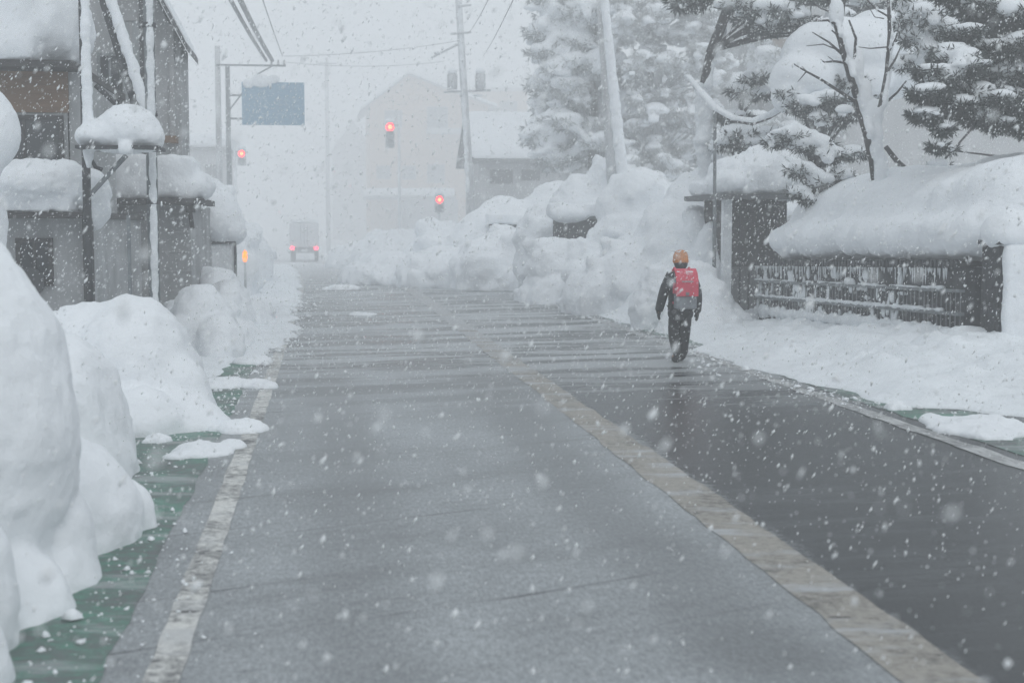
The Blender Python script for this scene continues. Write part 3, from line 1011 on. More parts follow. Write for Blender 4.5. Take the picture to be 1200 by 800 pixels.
# steel utility pole
pp = thing('utility_pole', 'slim grey steel pole with snow stuck to one side, before the grey house', 'pole')
Dp = 16.8
pb = P(180, 300, Dp)
MB().tube([(pb.x, Dp, -0.1), (pb.x, Dp, 8.5)], [0.068, 0.055], 14).build('shaft', STEEL, pp, smooth=True)
bl = [((pb.x + 0.012, Dp - 0.045, 0.5 + k * 0.25), (0.045 + 0.012 * rnd.random(), 0.04, 0.2)) for k in range(28)]
snow('snow_crust', pp, m=PLASTER, blobs=bl, voxel=0.022, smooth=4, amp=0.012, nscale=0.2, seed=52)
for z in (1.9, 2.9, 3.9):
    MB().tube([(pb.x, Dp, z), (pb.x, Dp, z + 0.05)], 0.078, 14).build('band', DARKMETAL, pp)
b = MB()
qs = P(146, 300, 12.9)
b.tube([(qs.x, 13.2, 0.5), (qs.x, 13.2, P(146, 252, 13.2).z)], 0.018, 8)
tag(b.build('snow_stake', STEEL), 'thin pale marker stake standing in the domed left mound', 'stake')

# framed board under a dome of snow
Db = 26.5
fb = thing('notice_board', 'low framed board under a deep dome of snow by the left verge', 'board')
xa, xb = P(231, 300, Db).x, P(274, 300, Db).x
zb, zt = P(250, 330, Db).z, P(250, 286, Db).z
MB().box(xa, xb, Db, Db + 0.35, 0, zt).build('panel', PLASTER, fb)
b = MB()
b.box(xa - 0.04, xb + 0.04, Db - 0.05, Db + 0.05, zt + 0.003, zt + 0.05)
b.box(xb + 0.003, xb + 0.05, Db - 0.05, Db + 0.05, 0.2, zt)
b.box(xa - 0.05, xa - 0.003, Db - 0.03, Db + 0.05, 0.2, zt)
b.box(xa, xb, Db - 0.03, Db - 0.003, zb - 0.04, zb)
b.build('frame', DARKMETAL, fb)
snow('snow_cap', fb, blobs=[(P(256, 262, Db) + Vector((0, 0.3, 0)), (0.42, 0.6, 0.42)), (P(236, 268, Db) + Vector((0, 0.3, 0)), (0.32, 0.5, 0.30)), (P(270, 270, Db) + Vector((0, 0.3, 0)), (0.28, 0.5, 0.28)), (P(250, 245, Db) + Vector((0, 0.4, 0)), (0.33, 0.5, 0.3))],
     voxel=0.045, smooth=6, amp=0.04, seed=54)

# second left house far in the haze
h = thing('distant_house', 'faint pale house with sloping snow roof behind the blue road sign', 'house')
Dd = 105
xa, xb = P(205, 1, Dd).x, P(262, 1, Dd).x
ze = P(1, 175, Dd).z
MB().box(xa - 4, xb, Dd, Dd + 8, -1, ze).build('wall', PALEGREY, h)
MB().box(xa - 4.3, xb + 0.4, Dd - 0.5, Dd + 8.4, ze + 0.003, ze + 0.12).build('roof', ROOFGREY, h)
snow('roof_snow', h, boxes=[(((xa + xb) / 2 - 2, Dd + 4, ze + 0.7), ((xb - xa) / 2 + 2.3, 4.2, 0.55))], voxel=0.16, smooth=8, amp=0.1, nscale=1.0, seed=35)
window(h, xb - 1.5, xb - 0.5, Dd, ze - 2.0, ze - 1.0, PALEGREY, GLASS)

# ------------------------------------------------------------------ blue direction sign on a post
Ds = 64.0
sg = thing('direction_sign', 'blue overhead road direction sign crusted with snow at its top left', 'road sign')
a, b_ = P(283, 96, Ds), P(357, 147, Ds)
MB().box(a.x, b_.x, Ds, Ds + 0.05, b_.z, a.z).build('panel', SIGNBLUE, sg, bevel=0.01)
xp = P(268, 200, Ds).x
MB().tube([(xp, Ds + 0.25, -0.3), (xp, Ds + 0.25, P(1, 72, Ds).z)], [0.13, 0.10], 12).build('post', STEEL, sg, smooth=True)
b = MB()
for py in (108, 136):
    z = P(1, py, Ds).z
    b.tube([(xp, Ds + 0.2, z), (b_.x - 0.15, Ds + 0.12, z)], 0.045, 8)
b.tube([(xp, Ds + 0.2, P(1, 128, Ds).z), P(300, 88, Ds + 0.2), P(318, 78, Ds + 0.2)], 0.035, 8)
b.build('arm', STEEL, sg)
w_ = b_.x - a.x
hh = a.z - b_.z
b = MB()


def mark(u0, v0, u1, v1, th=0.035):
    p0 = Vector((a.x + u0 * w_, Ds - 0.006, a.z - v0 * hh))
    p1 = Vector((a.x + u1 * w_, Ds - 0.006, a.z - v1 * hh))
    d = (p1 - p0).normalized()
    n = Vector((-d.z, 0, d.x)) * th
    vs = [p0 + n, p1 + n, p1 - n, p0 - n]
    b.add(vs + [v + Vector((0, 0.004, 0)) for v in vs], [(0, 1, 2, 3), (4, 7, 6, 5), (0, 4, 5, 1), (1, 5, 6, 2), (2, 6, 7, 3), (3, 7, 4, 0)])


for seg in [(.30, .36, .30, .56), (.38, .36, .38, .56), (.30, .36, .38, .36), (.30, .56, .38, .56),      # a numeral like 0
            (.56, .44, .64, .38), (.60, .38, .60, .58), (.56, .52, .65, .52), (.70, .36, .70, .56), (.67, .42, .76, .42), (.67, .52, .76, .52), (.82, .42, .92, .42), (.82, .55, .92, .55),
            (.32, .72, .32, .88), (.36, .74, .46, .74), (.36, .82, .48, .82), (.56, .72, .56, .90), (.60, .74, .68, .74), (.64, .74, .64, .90), (.76, .76, .88, .74)]:
    mark(*seg)
b.build('lettering', mat('faded_sign_white', (0.20, 0.33, 0.43), 0.6), sg)
snow('snow_crust', sg, m=PLASTER, blobs=[(P(306, 95, Ds) + Vector((0, 0.0, 0)), (0.48, 0.14, 0.30)), (P(291, 98, Ds), (0.26, 0.12, 0.22)), (P(320, 93, Ds), (0.30, 0.12, 0.2))], voxel=0.035, smooth=4, amp=0.03, nscale=0.2, seed=55)

# ------------------------------------------------------------------ utility poles and wires
def pole(label, x, y, top, r0, r1, lean=(0, 0), z0=-0.5):
    t = thing('utility_pole', label, 'pole')
    MB().tube([(x, y, z0), (x + lean[0], y + lean[1], top)], [r0, r1], 14).build('shaft', FROSTED, t, smooth=True)
    return t


q = P(257, 200, 61)
up1 = pole('faint far-left concrete pole with a cross-arm, behind the sign post', q.x, 61, P(1, 50, 61).z, 0.15, 0.11)
za = P(1, 74, 61).z
MB().box(q.x - 0.05, P(335, 74, 61).x, 60.82, 60.88, za, za + 0.07).build('cross_arm', STEEL, up1)
for px in (318, 326, 333):
    p = P(px, 70, 60.85)
    MB().tube([(p.x, 60.85, za + 0.07), (p.x, 60.85, za + 0.28)], [0.05, 0.03], 8).build('insulator', PALEGREY, up1)

Dq = 68
q = P(556, 225, Dq)
qt = P(536, -20, Dq)
up2 = pole('leaning concrete pole with two transformer cans before the cream building', q.x, Dq, qt.z, 0.20, 0.15, lean=(qt.x - q.x, 0), z0=0.0)
for px in (530, 563):
    p = P(px, 95, Dq - 0.3)
    o_ = MB().tube([(p.x, p.y, p.z - 0.38), (p.x, p.y, p.z + 0.3), (p.x, p.y, p.z + 0.38)], [0.24, 0.24, 0.15], 14).build('transformer', FROSTED, up2, smooth=True)
    snow('snow_cap', o_, blobs=[((p.x, p.y, p.z + 0.44), (0.24, 0.24, 0.17))], voxel=0.04, smooth=2, amp=0.02, seed=56)
for (x0, y0, x1, y1) in [(505, 68, 537, 52), (520, 108, 575, 106), (528, 40, 552, 38), (537, 8, 552, 6)]:
    MB().tube([P(x0, y0, Dq - 0.25), P(x1, y1, Dq - 0.25)], 0.05, 8).build('cross_arm', FROSTED, up2)
snow('snow_crust', up2, m=PLASTER, blobs=[(P(548 - 10 * k / 12, 215 - k * 18, Dq - 0.12), (0.13, 0.12, 0.5)) for k in range(13)] + [(P(512, 62, Dq - .25), (.2, .1, .07)), (P(560, 112, Dq - .25), (.3, .1, .08))], voxel=0.06, smooth=3, amp=0.03, seed=57)

Dr = 32.0
q = P(728, 206, Dr)
qt = P(704, -30, Dr)
up3 = pole('snow-plastered pole leaning left in front of the snowy pines', q.x, Dr, qt.z, 0.19, 0.13, lean=(qt.x - q.x, 0), z0=0.5)
snow('snow_crust', up3, blobs=[(P(729 - 24 * k / 24, 204 - k * 9.8, Dr - 0.14), (0.135 - 0.002 * k + 0.02 * rnd.random(), 0.12, 0.24)) for k in range(25)], voxel=0.04, smooth=4, amp=0.02, nscale=0.25, seed=58)

q = P(384, 200, 150)
up4 = pole('faintest distant pole with a cross-arm, left of the big building', q.x, 150, P(1, 62, 150).z, 0.24, 0.18, z0=-1.5)
za = P(1, 70, 150).z
MB().box(q.x - 1.0, q.x + 1.0, 149.7, 149.8, za, za + 0.12).build('cross_arm', STEEL, up4)


def wire(label, pts, r=0.012, sag=0.0, m=None, seg=24, name='power_cable', group=None):
    P0, P1 = Vector(pts[0]), Vector(pts[1])
    pp_ = []
    for i in range(seg + 1):
        u = i / seg
        p = P0.lerp(P1, u)
        p.z -= sag * 4 * u * (1 - u)
        pp_.append(p)
    o = MB().tube(pp_, r, 6).build(name, m or CONCRETE, smooth=True)
    return tag(o, label, 'cable', group)


GC = 'overhead cables strung along and across the street'
e1 = P(319, 71, 60.8)
wire('thick dark overhead cable, right one of the pair ending at the sign', [(-2.75, 9, P(272, 0, 36).z + 1.6), e1], 0.085, 0.55, group=GC)
wire('thick dark overhead cable, left one of the pair ending at the sign', [(-3.0, 9, P(272, 0, 36).z + 1.2), P(312, 71, 60.8)], 0.065, 0.45, group=GC)
wire('thin cable right of the thick pair of cables at the top left', [(-1.9, 9, P(300, 0, 36).z + 1.3), P(331, 66, 60.8)], 0.018, 0.35, group=GC)
wire('thin wire slanting down to the right of the transformer pole', [P(606, -10, 30), P(566, 66, Dq)], 0.011, 0.1, group=GC)
wire('second thin wire rising right from the transformer pole arms', [P(577, -10, 34), P(548, 40, Dq)], 0.011, 0.1, group=GC)
wire('faint level wire crossing the sky between the far poles', [P(333, 66, 61), P(537, 48, Dq)], 0.010, 0.15, group=GC)
wire('fainter lower level wire from the cross-arm across the street', [P(335, 73, 61), P(520, 72, Dq)], 0.008, 0.2, group=GC)

# ------------------------------------------------------------------ traffic signals and lamps
def signal(label, px, py, d, lamps, base_x=None, arm=True, r=0.20, upright=True):
    t = thing('traffic_signal', label, 'traffic light')
    c_ = P(px, py, d)
    hgt = 0.47 * lamps
    top = c_.z + 0.25
    MB().box(c_.x - 0.25, c_.x + 0.25, d, d + 0.22, top - hgt, top).build('housing', FROSTED, t, bevel=0.05)
    for i in range(lamps):
        z = c_.z - i * 0.46
        l = MB().tube([(c_.x, d - 0.003, z), (c_.x, d - 0.03, z)], [r, r * 0.93], 18).build('red_lamp' if i == 0 else 'unlit_lamp', REDGLOW if i == 0 else PALEGLASS, t, smooth=False)
        if i == 0:
            MB().tube([(c_.x, d - 0.032, z), (c_.x, d - 0.05, z)], [r * 0.55, r * 0.4], 14).build('bulb', REDCORE, l)
        bb = MB()
        ring = [(c_.x + (r + 0.02) * math.cos(a_), (r + 0.02) * math.sin(a_)) for a_ in np.linspace(R(15), R(165), 9)]
        for k in range(8):
            (xa_, za_), (xb_, zb_) = ring[k], ring[k + 1]
            bb.add([(xa_, d - 0.003, z + za_), (xb_, d - 0.003, z + zb_), (xb_, d - 0.25, z + zb_), (xa_, d - 0.25, z + za_),
                    (xa_, d - 0.003, z + za_ + .015), (xb_, d - 0.003, z + zb_ + .015), (xb_, d - 0.25, z + zb_ + .015), (xa_, d - 0.25, z + za_ + .015)],
                   [(0, 1, 2, 3), (4, 7, 6, 5), (0, 4, 5, 1), (1, 5, 6, 2), (2, 6, 7, 3), (3, 7, 4, 0)])
        bb.build('hood', FROSTED, t)
    bx = base_x if base_x is not None else c_.x
    bb = MB()
    bb.tube([(bx, d + 0.35, -1.5), (bx, d + 0.35, top + 0.35)], [0.11, 0.08], 12)
    bb.build('mast', PLASTER, t, smooth=True)
    MB().tube([(bx, d + 0.33, top - 0.12), (c_.x, d + 0.1, top - 0.12)], 0.04, 8).build('arm', FROSTED, t)
    snow('snow_cap', t, blobs=[((c_.x, d + 0.1, top + 0.10), (0.26, 0.2, 0.16))], voxel=0.04, smooth=2, amp=0.02, seed=60)
    return t


signal('brightest red traffic signal, high in front of the cream building', 457, 149, 80, 3, base_x=P(467, 1, 80).x, r=0.22)
signal('small red traffic signal beside the sign post at far left', 283, 180, 84, 2, base_x=P(272, 1, 84).x, r=0.18)
signal('low red signal in front of the dark canopy, left of the transformer pole', 515, 234, 76, 2, r=0.18)
wl = thing('warning_lamp', 'amber warning lamp on a short post by the left verge', 'warning lamp')
q = P(287, 300, 31)
MB().tube([(q.x, 31, 0.0), (q.x, 31, q.z - 0.12)], 0.025, 10).build('post', FROSTED, wl)
MB().tube([(q.x, 31, q.z - 0.12), (q.x, 31, q.z - 0.02), (q.x, 31, q.z + 0.08), (q.x, 31, q.z + 0.13)], [0.04, 0.055, 0.045, 0.015], 12).build('lens', AMBER, wl, smooth=True)

# ------------------------------------------------------------------ far buildings in the haze
def gable(name, label, px0, px1, pye, pxr, pyr, d, depth, wm, windows=(), z0=-1.5, over=25, snowt=0.5, seed=0, side_wall=True):
    h = thing(name, label, 'building')
    xa, xb = P(px0, 1, d).x, P(px1, 1, d).x
    ze, zr, xm = P(1, pye, d).z, P(1, pyr, d).z, P(pxr, 1, d).x
    MB().prism([(xa, z0), (xa, ze), (xm, zr), (xb, ze), (xb, z0)], 'y', d, d + depth).build('wall', wm, h)
    o_ = over * PXM(d)
    b = MB()
    s = MB()
    for e in (xa, xb):
        sg_ = -1 if e == xa else 1
        sl_ = (zr - ze) / (xm - e)
        ex = e + sg_ * o_
        ez = ze + sl_ * (ex - e)
        b.prism([(xm, zr + 0.01), (ex, ez + 0.01), (ex, ez + 0.2), (xm, zr + 0.2)], 'y', d - o_ * 0.7, d + depth + 0.5)
        s.prism([(xm, zr + 0.205), (ex, ez + 0.205), (ex - sg_ * 0.15, ez + 0.2 + snowt), (xm, zr + 0.2 + snowt)], 'y', d - o_ * 0.6, d + depth + 0.4)
    b.build('roof', ROOFGREY, h)
    s.build('roof_snow', SNOW, h, bevel=0.15)
    for (x0, y0, x1, y1) in windows:
        window(h, P(x0, 1, d).x, P(x1, 1, d).x, d, P(1, y1, d).z, P(1, y0, d).z, PALEGREY, GLASS)
    return h


h = gable('gabled_building', 'cream gabled building of several floors fading into the snowfall behind the red signal', 432, 572, 118, 478, 82, 185, 18, CREAM,
          [(450, 125, 470, 145), (500, 120, 524, 145), (470, 192, 486, 208), (500, 190, 520, 212), (440, 192, 456, 208)], over=12, seed=1)
xa, xb = P(425, 1, 180).x, P(532, 1, 180).x
zz = P(1, 232, 180).z
MB().box(xa, xb, 178, 184.9, zz, zz + 0.25).build('porch_roof', ROOFGREY, h)
snow('porch_snow', h, boxes=[(((xa + xb) / 2, 181.5, zz + 0.85), ((xb - xa) / 2, 1.7, 0.5))], voxel=0.16, smooth=7, amp=0.12, nscale=1, seed=66)
MB().box(P(470, 1, 183).x, P(535, 1, 183).x, 182, 184.9, -1.5, zz).build('porch_wall', ROOFGREY, h)
MB().box(P(500, 1, 183).x, P(560, 1, 183).x, 182.3, 184.9, P(1, 152, 183).z, P(1, 146, 183).z).build('balcony', PALEGREY, h)

h = thing('flat_roofed_building', 'tan flat-roofed block behind the cream gable, partly hidden by pine', 'building')
xa, xb = P(556, 1, 205).x, P(618, 1, 205).x
MB().box(xa, xb, 205, 220, -1.5, P(1, 100, 205).z).build('wall', TAN, h)
MB().box(xa - 0.3, xb + 0.3, 204.7, 220.3, P(1, 99.8, 205).z, P(1, 96, 205).z).build('parapet', PALEGREY, h)
snow('roof_snow', h, boxes=[(((xa + xb) / 2, 212, P(1, 92, 205).z), ((xb - xa) / 2, 5, 0.3))], voxel=0.2, smooth=5, amp=0.1, seed=67)
window(h, P(586, 1, 205).x, P(606, 1, 205).x, 205, P(1, 128, 205).z, P(1, 112, 205).z, PALEGREY, GLASS)

gable('narrow_house', 'narrow grey house with steep roof, faint left of the cream building', 388, 434, 175, 412, 140, 240, 14, PALEGREY, [(400, 190, 412, 205)], over=20, snowt=0.4)

# snow-roofed house on the right in front of them
h = thing('snow_roofed_house', 'low house with broad white snow roof and dark eave behind the pines', 'house')
Dh = 78
xa, xb = P(560, 1, Dh).x, P(700, 1, Dh).x
ze = P(1, 188, Dh).z
MB().box(xa, xb, Dh, Dh + 7, -0.5, ze).build('wall', GREYWALL, h)
zr = P(1, 136, Dh + 4).z
b = MB()
b.prism([(Dh - 0.7, ze), (Dh + 3.6, zr - 0.2), (Dh + 7.9, ze), (Dh + 7.9, ze + 0.15), (Dh + 3.6, zr), (Dh - 0.7, ze + 0.15)], 'x', xa - 0.5, xb + 0.5)
b.build('roof', ROOFGREY, h)
b = MB()
b.prism([(Dh - 0.65, ze + 0.155), (Dh + 3.6, zr + 0.005), (Dh + 7.8, ze + 0.155), (Dh + 7.6, ze + 0.7), (Dh + 3.6, zr + 0.55), (Dh - 0.5, ze + 0.7)], 'x', xa - 0.45, xb + 0.45)
b.build('roof_snow', SNOW, h, bevel=0.2)
window(h, P(575, 1, Dh).x, P(600, 1, Dh).x, Dh, P(1, 212, Dh).z, P(1, 197, Dh).z, DARKWOOD, GLASS)
window(h, P(612, 1, Dh).x, P(632, 1, Dh).x, Dh, P(1, 208, Dh).z, P(1, 197, Dh).z, DARKWOOD, GLASS)

# pale house behind the right garden
h = thing('pale_house', 'plain pale grey house wall seen between the leaning pine and the garden snow', 'house')
Dw = 60
xa, xb = P(866, 1, Dw).x, P(1320, 1, Dw).x
MB().box(xa, xb, Dw, Dw + 6, 0, 12.5).build('wall', PALEGREY, h)
MB().box(xa - 0.5, xb + 0.5, Dw - 0.8, Dw + 6.5, 12.505, 12.8).build('roof', ROOFGREY, h)
snow('roof_snow', h, boxes=[(((xa + xb) / 2, Dw + 3, 13.4), ((xb - xa) / 2 + 0.4, 3.3, 0.6))], voxel=0.2, smooth=6, amp=0.1, seed=68)
MB().box(P(902, 1, Dw).x, P(960, 1, Dw).x, Dw - 0.05, Dw - 0.003, P(1, 62, Dw).z, P(1, 30, Dw).z).build('shutter_box', BROWNWOOD, h)

# ------------------------------------------------------------------ van in the haze with its tail lamps on
v = thing('truck', 'box truck nearly lost in the haze, two red tail lamps lit', 'truck')
Dv = 110
ql, qr = P(342.5, 291, Dv), P(370.5, 290.5, Dv)
xm = (ql.x + qr.x) / 2
hw = (qr.x - ql.x) / 2 + 0.20
zl = ql.z
g = float(road_z(Dv))
MB().box(xm - hw, xm + hw, Dv, Dv + 5.2, g + 1.15, g + 2.95).build('cargo_box', VANSILVER, v, bevel=0.04)
b = MB()
b.box(xm - 0.02, xm + 0.02, Dv - 0.03, Dv - 0.004, g + 1.2, g + 2.9)
for sx in (-1, 1):
    b.box(xm + sx * 0.25 - 0.02, xm + sx * 0.25 + 0.02, Dv - 0.05, Dv - 0.004, g + 1.3, g + 2.8)
b.build('door_bar', STEEL, v)
MB().box(xm - 0.45, xm + 0.45, Dv + 0.1, Dv + 7.0, g + 0.75, g + 1.147).build('chassis', DARKMETAL, v)
MB().prism([(Dv + 5.4, g + 0.6), (Dv + 5.4, g + 2.5), (Dv + 6.6, g + 2.5), (Dv + 7.2, g + 1.6), (Dv + 7.3, g + 0.6)], 'x', xm - hw + 0.1, xm + hw - 0.1).build('cab', PALEGREY, v, bevel=0.05)
MB().box(xm - hw + 0.05, xm + hw - 0.05, Dv - 0.06, Dv + 0.08, g + 0.78, g + 0.98).build('bumper', STEEL, v, bevel=0.02)
MB().box(xm - 0.22, xm + 0.22, Dv - 0.075, Dv - 0.064, g + 0.8, g + 0.96).build('number_plate', SIGNWHITE, v)
for sx in (-1, 1):
    x = xm + sx * (hw - 0.20)
    MB().box(x - 0.15, x + 0.15, Dv - 0.11, Dv - 0.062, zl - 0.12, zl + 0.12).build('tail_lamp', TAILGLOW, v, bevel=0.02)
    for yy in (1.2, 6.2):
        x = xm + sx * (hw - 0.2)
        wv = MB().tube([(x - 0.14, Dv + yy, g + 0.42), (x + 0.14, Dv + yy, g + 0.42)], 0.42, 20).build('wheel', BLACK, v)
        MB().tube([(x + sx * 0.142, Dv + yy, g + 0.42), (x + sx * 0.155, Dv + yy, g + 0.42)], 0.24, 16).build('rim', STEEL, wv)
snow('roof_snow', v, boxes=[((xm, Dv + 2.6, g + 3.12), (hw - 0.05, 2.5, 0.15))], voxel=0.09, smooth=3, amp=0.03, seed=69)

# ------------------------------------------------------------------ right: icicled wall, gate, garden
wl_ = thing('garden_wall', 'low dark garden wall with icicles and thin snow ledges', 'wall')
ya, yb = 15.0, 22.6
Xf = 7.0


def ztop(y):
    return 1.21 + (1.04 - 1.21) * (y - 15.2) / (22.4 - 15.2)


def slab(mb, x0, x1, za, zb, y0=ya, y1=yb):
    """a long course following the fall of the wall"""
    mb.add([(x, y, ztop(y) + z) for x in (x0, x1) for y in (y0, y1) for z in (za, zb)],
           [(0, 1, 3, 2), (4, 6, 7, 5), (0, 4, 5, 1), (2, 3, 7, 6), (0, 2, 6, 4), (1, 5, 7, 3)])


b = MB()
slab(b, Xf + 0.04, Xf + 0.30, -1.4, -0.02)
b.build('core', mat('wall_dark_stone', (0.05, 0.053, 0.058), 0.8, 0.5, 5, 0.6, 15), wl_)
b = MB()
slab(b, Xf - 0.03, Xf + 0.36, -0.017, 0.05)
b.build('coping', DARKWOOD, wl_)
b = MB()
n = int((yb - ya) / 0.11)
for i in range(n):
    y = ya + 0.03 + i * 0.11
    zt = ztop(y)
    b.box(Xf - 0.055, Xf - 0.031, y, y + 0.05, zt - 0.03, zt + 0.065)
b.build('coping_tile', DARKMETAL, wl_)
for (z0, z1) in ((-0.30, -0.265), (-0.56, -0.52)):
    b = MB()
    slab(b, Xf - 0.03, Xf + 0.038, z0, z1)
    b.build('rail', STEEL, wl_)
b = MB()
rr = random.Random(3)
y = ya + 0.05
while y < yb - 0.05:
    zt = ztop(y)
    b.tube([(Xf + 0.012, y, zt - 0.80), (Xf + 0.012, y, zt - 0.30)], 0.006 + 0.005 * rr.random(), 5)
    y += 0.10 + 0.05 * rr.random()
y = ya + 0.8
while y < yb:
    zt = ztop(y)
    y += 1.05
b.build('baluster', mat('frosted_bars', (0.10, 0.105, 0.11), 0.85, 0.3, 6.0, col2=(0.34, 0.35, 0.36)), wl_)
b = MB()
y = ya + 0.35
while y < yb:
    zt = ztop(y)
    L = 0.05 + 0.2 * rr.random() ** 1.6
    x = Xf - 0.035 + rr.random() * 0.02
    r0 = 0.008 + 0.010 * rr.random()
    b.tube([(x, y, zt - 0.02), (x, y, zt - 0.02 - L * 0.6), (x, y, zt - 0.02 - L)], [r0, r0 * 0.6, 0.001], 5)
    y += 0.03 + 0.09 * rr.random()
b.build('icicle', PLASTER, wl_)
bl = []
for (zo, rz_) in ((-0.255, 0.020), (-0.51, 0.028), (-0.76, 0.09)):
    y = ya
    while y < yb:
        if not (zo > -0.3 and rr.random() < 0.25) and y > ya + 0.5:
            bl.append(((Xf - 0.0, y, ztop(y) + zo), (0.045 + 0.02 * rr.random(), 0.12, rz_ * (0.6 + 0.8 * rr.random()))))
        y += 0.14
snow('ledge_snow', wl_, m=PLASTER, blobs=bl, voxel=0.028, smooth=2, amp=0.012, nscale=0.12, seed=70)
# frost sprayed on the far half of the wall
bl = []
for i in range(150):
    y = ya + 1.6 + (yb - ya - 1.6) * rr.random() ** 0.7
    z = ztop(y) - 0.12 - 0.8 * rr.random()
    bl.append(((Xf + 0.03, y, z), (0.03, 0.03 + 0.10 * rr.random() ** 2, 0.03 + 0.10 * rr.random() ** 2)))
snow('frost_patch', wl_, m=PLASTER, blobs=bl, voxel=0.025, smooth=1, amp=0.01, nscale=0.1, seed=71)

# the hedge on the wall, buried
bl = []
y = 15.3
k = 0
while y < 21.6:
    bl.append(((7.66, y, ztop(y) + 0.36), (0.80, 0.75, 0.36)))
    bl.append(((8.2, y, 1.80 + 0.08 * math.sin(y * 1.7)), (1.0, 0.8, 0.62)))
    bl.append(((9.2, y + 0.2, 1.95), (1.3, 0.9, 0.62)))
    y += 0.55
bl += [((7.45, 20.9, 1.42), (0.5, 0.6, 0.30)), ((7.6, 21.7, 1.36), (0.45, 0.5, 0.26))]
hd = thing('snowed_hedge', 'hedge on top of the icicled wall buried under a huge smooth snow mass', 'hedge')
snow('snow_cover', hd, blobs=bl, voxel=0.075, smooth=7, amp=0.07, nscale=0.9, seed=72, lump=0.03, lscale=0.35, ridge=0.04, rscale=1.1)

b = MB()
for i in range(60):
    y = 15.4 + i * 0.12
    b.tube([(7.5, y, ztop(y) + 0.02), (7.5 + rr.uniform(-.1, .1), y + rr.uniform(-.1, .1), ztop(y) + 0.25)], 0.012, 4)
b.build('stem', BARK, hd)

# gate pillar
gp = thing('gate_pillar', 'dark square gate pillar plastered with snow on its near face, tall white cap', 'pillar')
y0, y1 = 14.25, 14.68
x0 = P(1172, 300, y0).x
zt = P(1160, 287, 14.4).z
MB().box(x0, x0 + 0.62, y0, y1, -0.1, zt).build('shaft', mat('dark_stone', (0.028, 0.030, 0.034), 0.75, 0.5, 7, 0.5, 20), gp, bevel=0.02)
MB().box(x0 - 0.03, x0 + 0.65, y0 - 0.03, y1 + 0.03, zt + 0.003, zt + 0.05).build('cap_stone', DARKMETAL, gp)
snow('near_face_snow', gp, m=SNOW, boxes=[((x0 + 0.35, y0 - 0.05, 0.6), (0.33, 0.06, 0.86))], voxel=0.03, smooth=4, amp=0.02, nscale=0.25, seed=73)
snow('snow_cap', gp, blobs=[((x0 + 0.25, 14.45, zt + 0.14), (0.34, 0.34, 0.25)), ((x0 + 0.5, 14.45, zt + 0.14), (0.36, 0.34, 0.22)), ((x0 + 0.15, 14.4, zt + 0.1), (0.26, 0.3, 0.15))], boxes=[((x0 + 0.32, 14.45, zt + 0.1), (0.32, 0.28, 0.08))], voxel=0.03, smooth=5, amp=0.02, nscale=0.2, seed=74)
# roofed gate / shed by the hedge
gt = thing('roofed_gate', 'dark boarded gatehouse with a small snow-laden roof at the end of the wall', 'gate')
Dg = 23.0
xa, xb = P(858, 1, Dg).x, P(926, 1, Dg).x
ze = P(1, 232, Dg).z
MB().box(xa, xb, Dg, Dg + 1.6, -0.1, P(1, 316, Dg).z).build('lower_panel', mat('weathered_boards', (0.15, 0.152, 0.158), 0.85, 0.3, 4, stretch=(5, 5, 1)), gt)
MB().box(xa, xb, Dg, Dg + 1.6, P(1, 315.8, Dg).z, ze).build('wall', DARKWOOD, gt)
b = MB()
for k in range(7):
    x = xa + 0.03 + k * (xb - xa - 0.06) / 6
    b.box(x - 0.015, x + 0.015, Dg - 0.02, Dg - 0.002, -0.05, ze)
b.build('batten', DARKMETAL, gt)
MB().box(P(845, 1, Dg).x, P(855, 1, Dg).x, Dg - 0.3, Dg - 0.16, -0.1, ze).build('post', PLASTER, gt)
MB().box(P(838, 1, Dg).x, P(938, 1, Dg).x, Dg - 0.55, Dg + 1.9, ze + 0.003, ze + 0.09).build('roof', ROOFGREY, gt)
r_ = [((P(888, 1, Dg).x, Dg + 0.5, ze + 0.38), (0.66, 1.0, 0.42)), ((P(858, 1, Dg).x, Dg + 0.3, ze + 0.25), (0.36, 0.9, 0.26)), ((P(922, 1, Dg).x, Dg + 0.3, ze + 0.3), (0.36, 0.9, 0.34)), ((P(900, 1, Dg).x, Dg + 0.4, ze + 0.55), (0.4, 0.8, 0.35))]
snow('roof_snow', gt, blobs=r_, boxes=[((P(888, 1, Dg).x, Dg + 0.65, ze + 0.2), (0.66, 1.1, 0.12))], voxel=0.05, smooth=6, amp=0.05, nscale=0.4, seed=75, lump=0.02, ridge=0.05)
tp = MB().tube([(P(841, 1, 22.4).x, 22.4, 0.2), (P(839.5, 1, 22.4).x, 22.4, P(1, 122, 22.4).z)], [0.035, 0.025], 8).build('thin_post', STEEL, smooth=True)
tag(tp, 'thin dark post rising left of the gatehouse roof', 'post')

# dark low garden wall farther up the road
gw = thing('stone_wall', 'dark low stone wall half buried in drifts below the snowy pines', 'wall')
q0, q1 = P(712, 290, 31.5), P(640, 290, 33.0)
b = MB()
b.box(q1.x, q0.x + 0.3, 31.6, 32.0, 0, P(1, 256, 31.6).z)
b.build('stonework', mat('dark_rubble', (0.065, 0.068, 0.072), 0.85, 0.6, 4, 0.8, 6), gw)
b = MB()
b.box(q1.x - 0.02, q0.x + 0.35, 31.54, 32.06, P(1, 256, 31.6).z + 0.003, P(1, 252.5, 31.6).z)
b.build('coping', STEEL, gw)
snow('snow_cap', gw, boxes=[(((q1.x + q0.x) / 2 + 0.1, 31.85, P(1, 245, 31.6).z), ((q0.x - q1.x) / 2 + 0.25, 0.32, 0.14))], blobs=[((q1.x + 0.3, 31.7, P(1, 250, 31.6).z), (0.5, 0.4, 0.2))], voxel=0.05, smooth=6, amp=0.05, seed=76)
gw2 = thing('stone_wall', 'short dark stretch of wall beside the far right snow pile', 'wall')
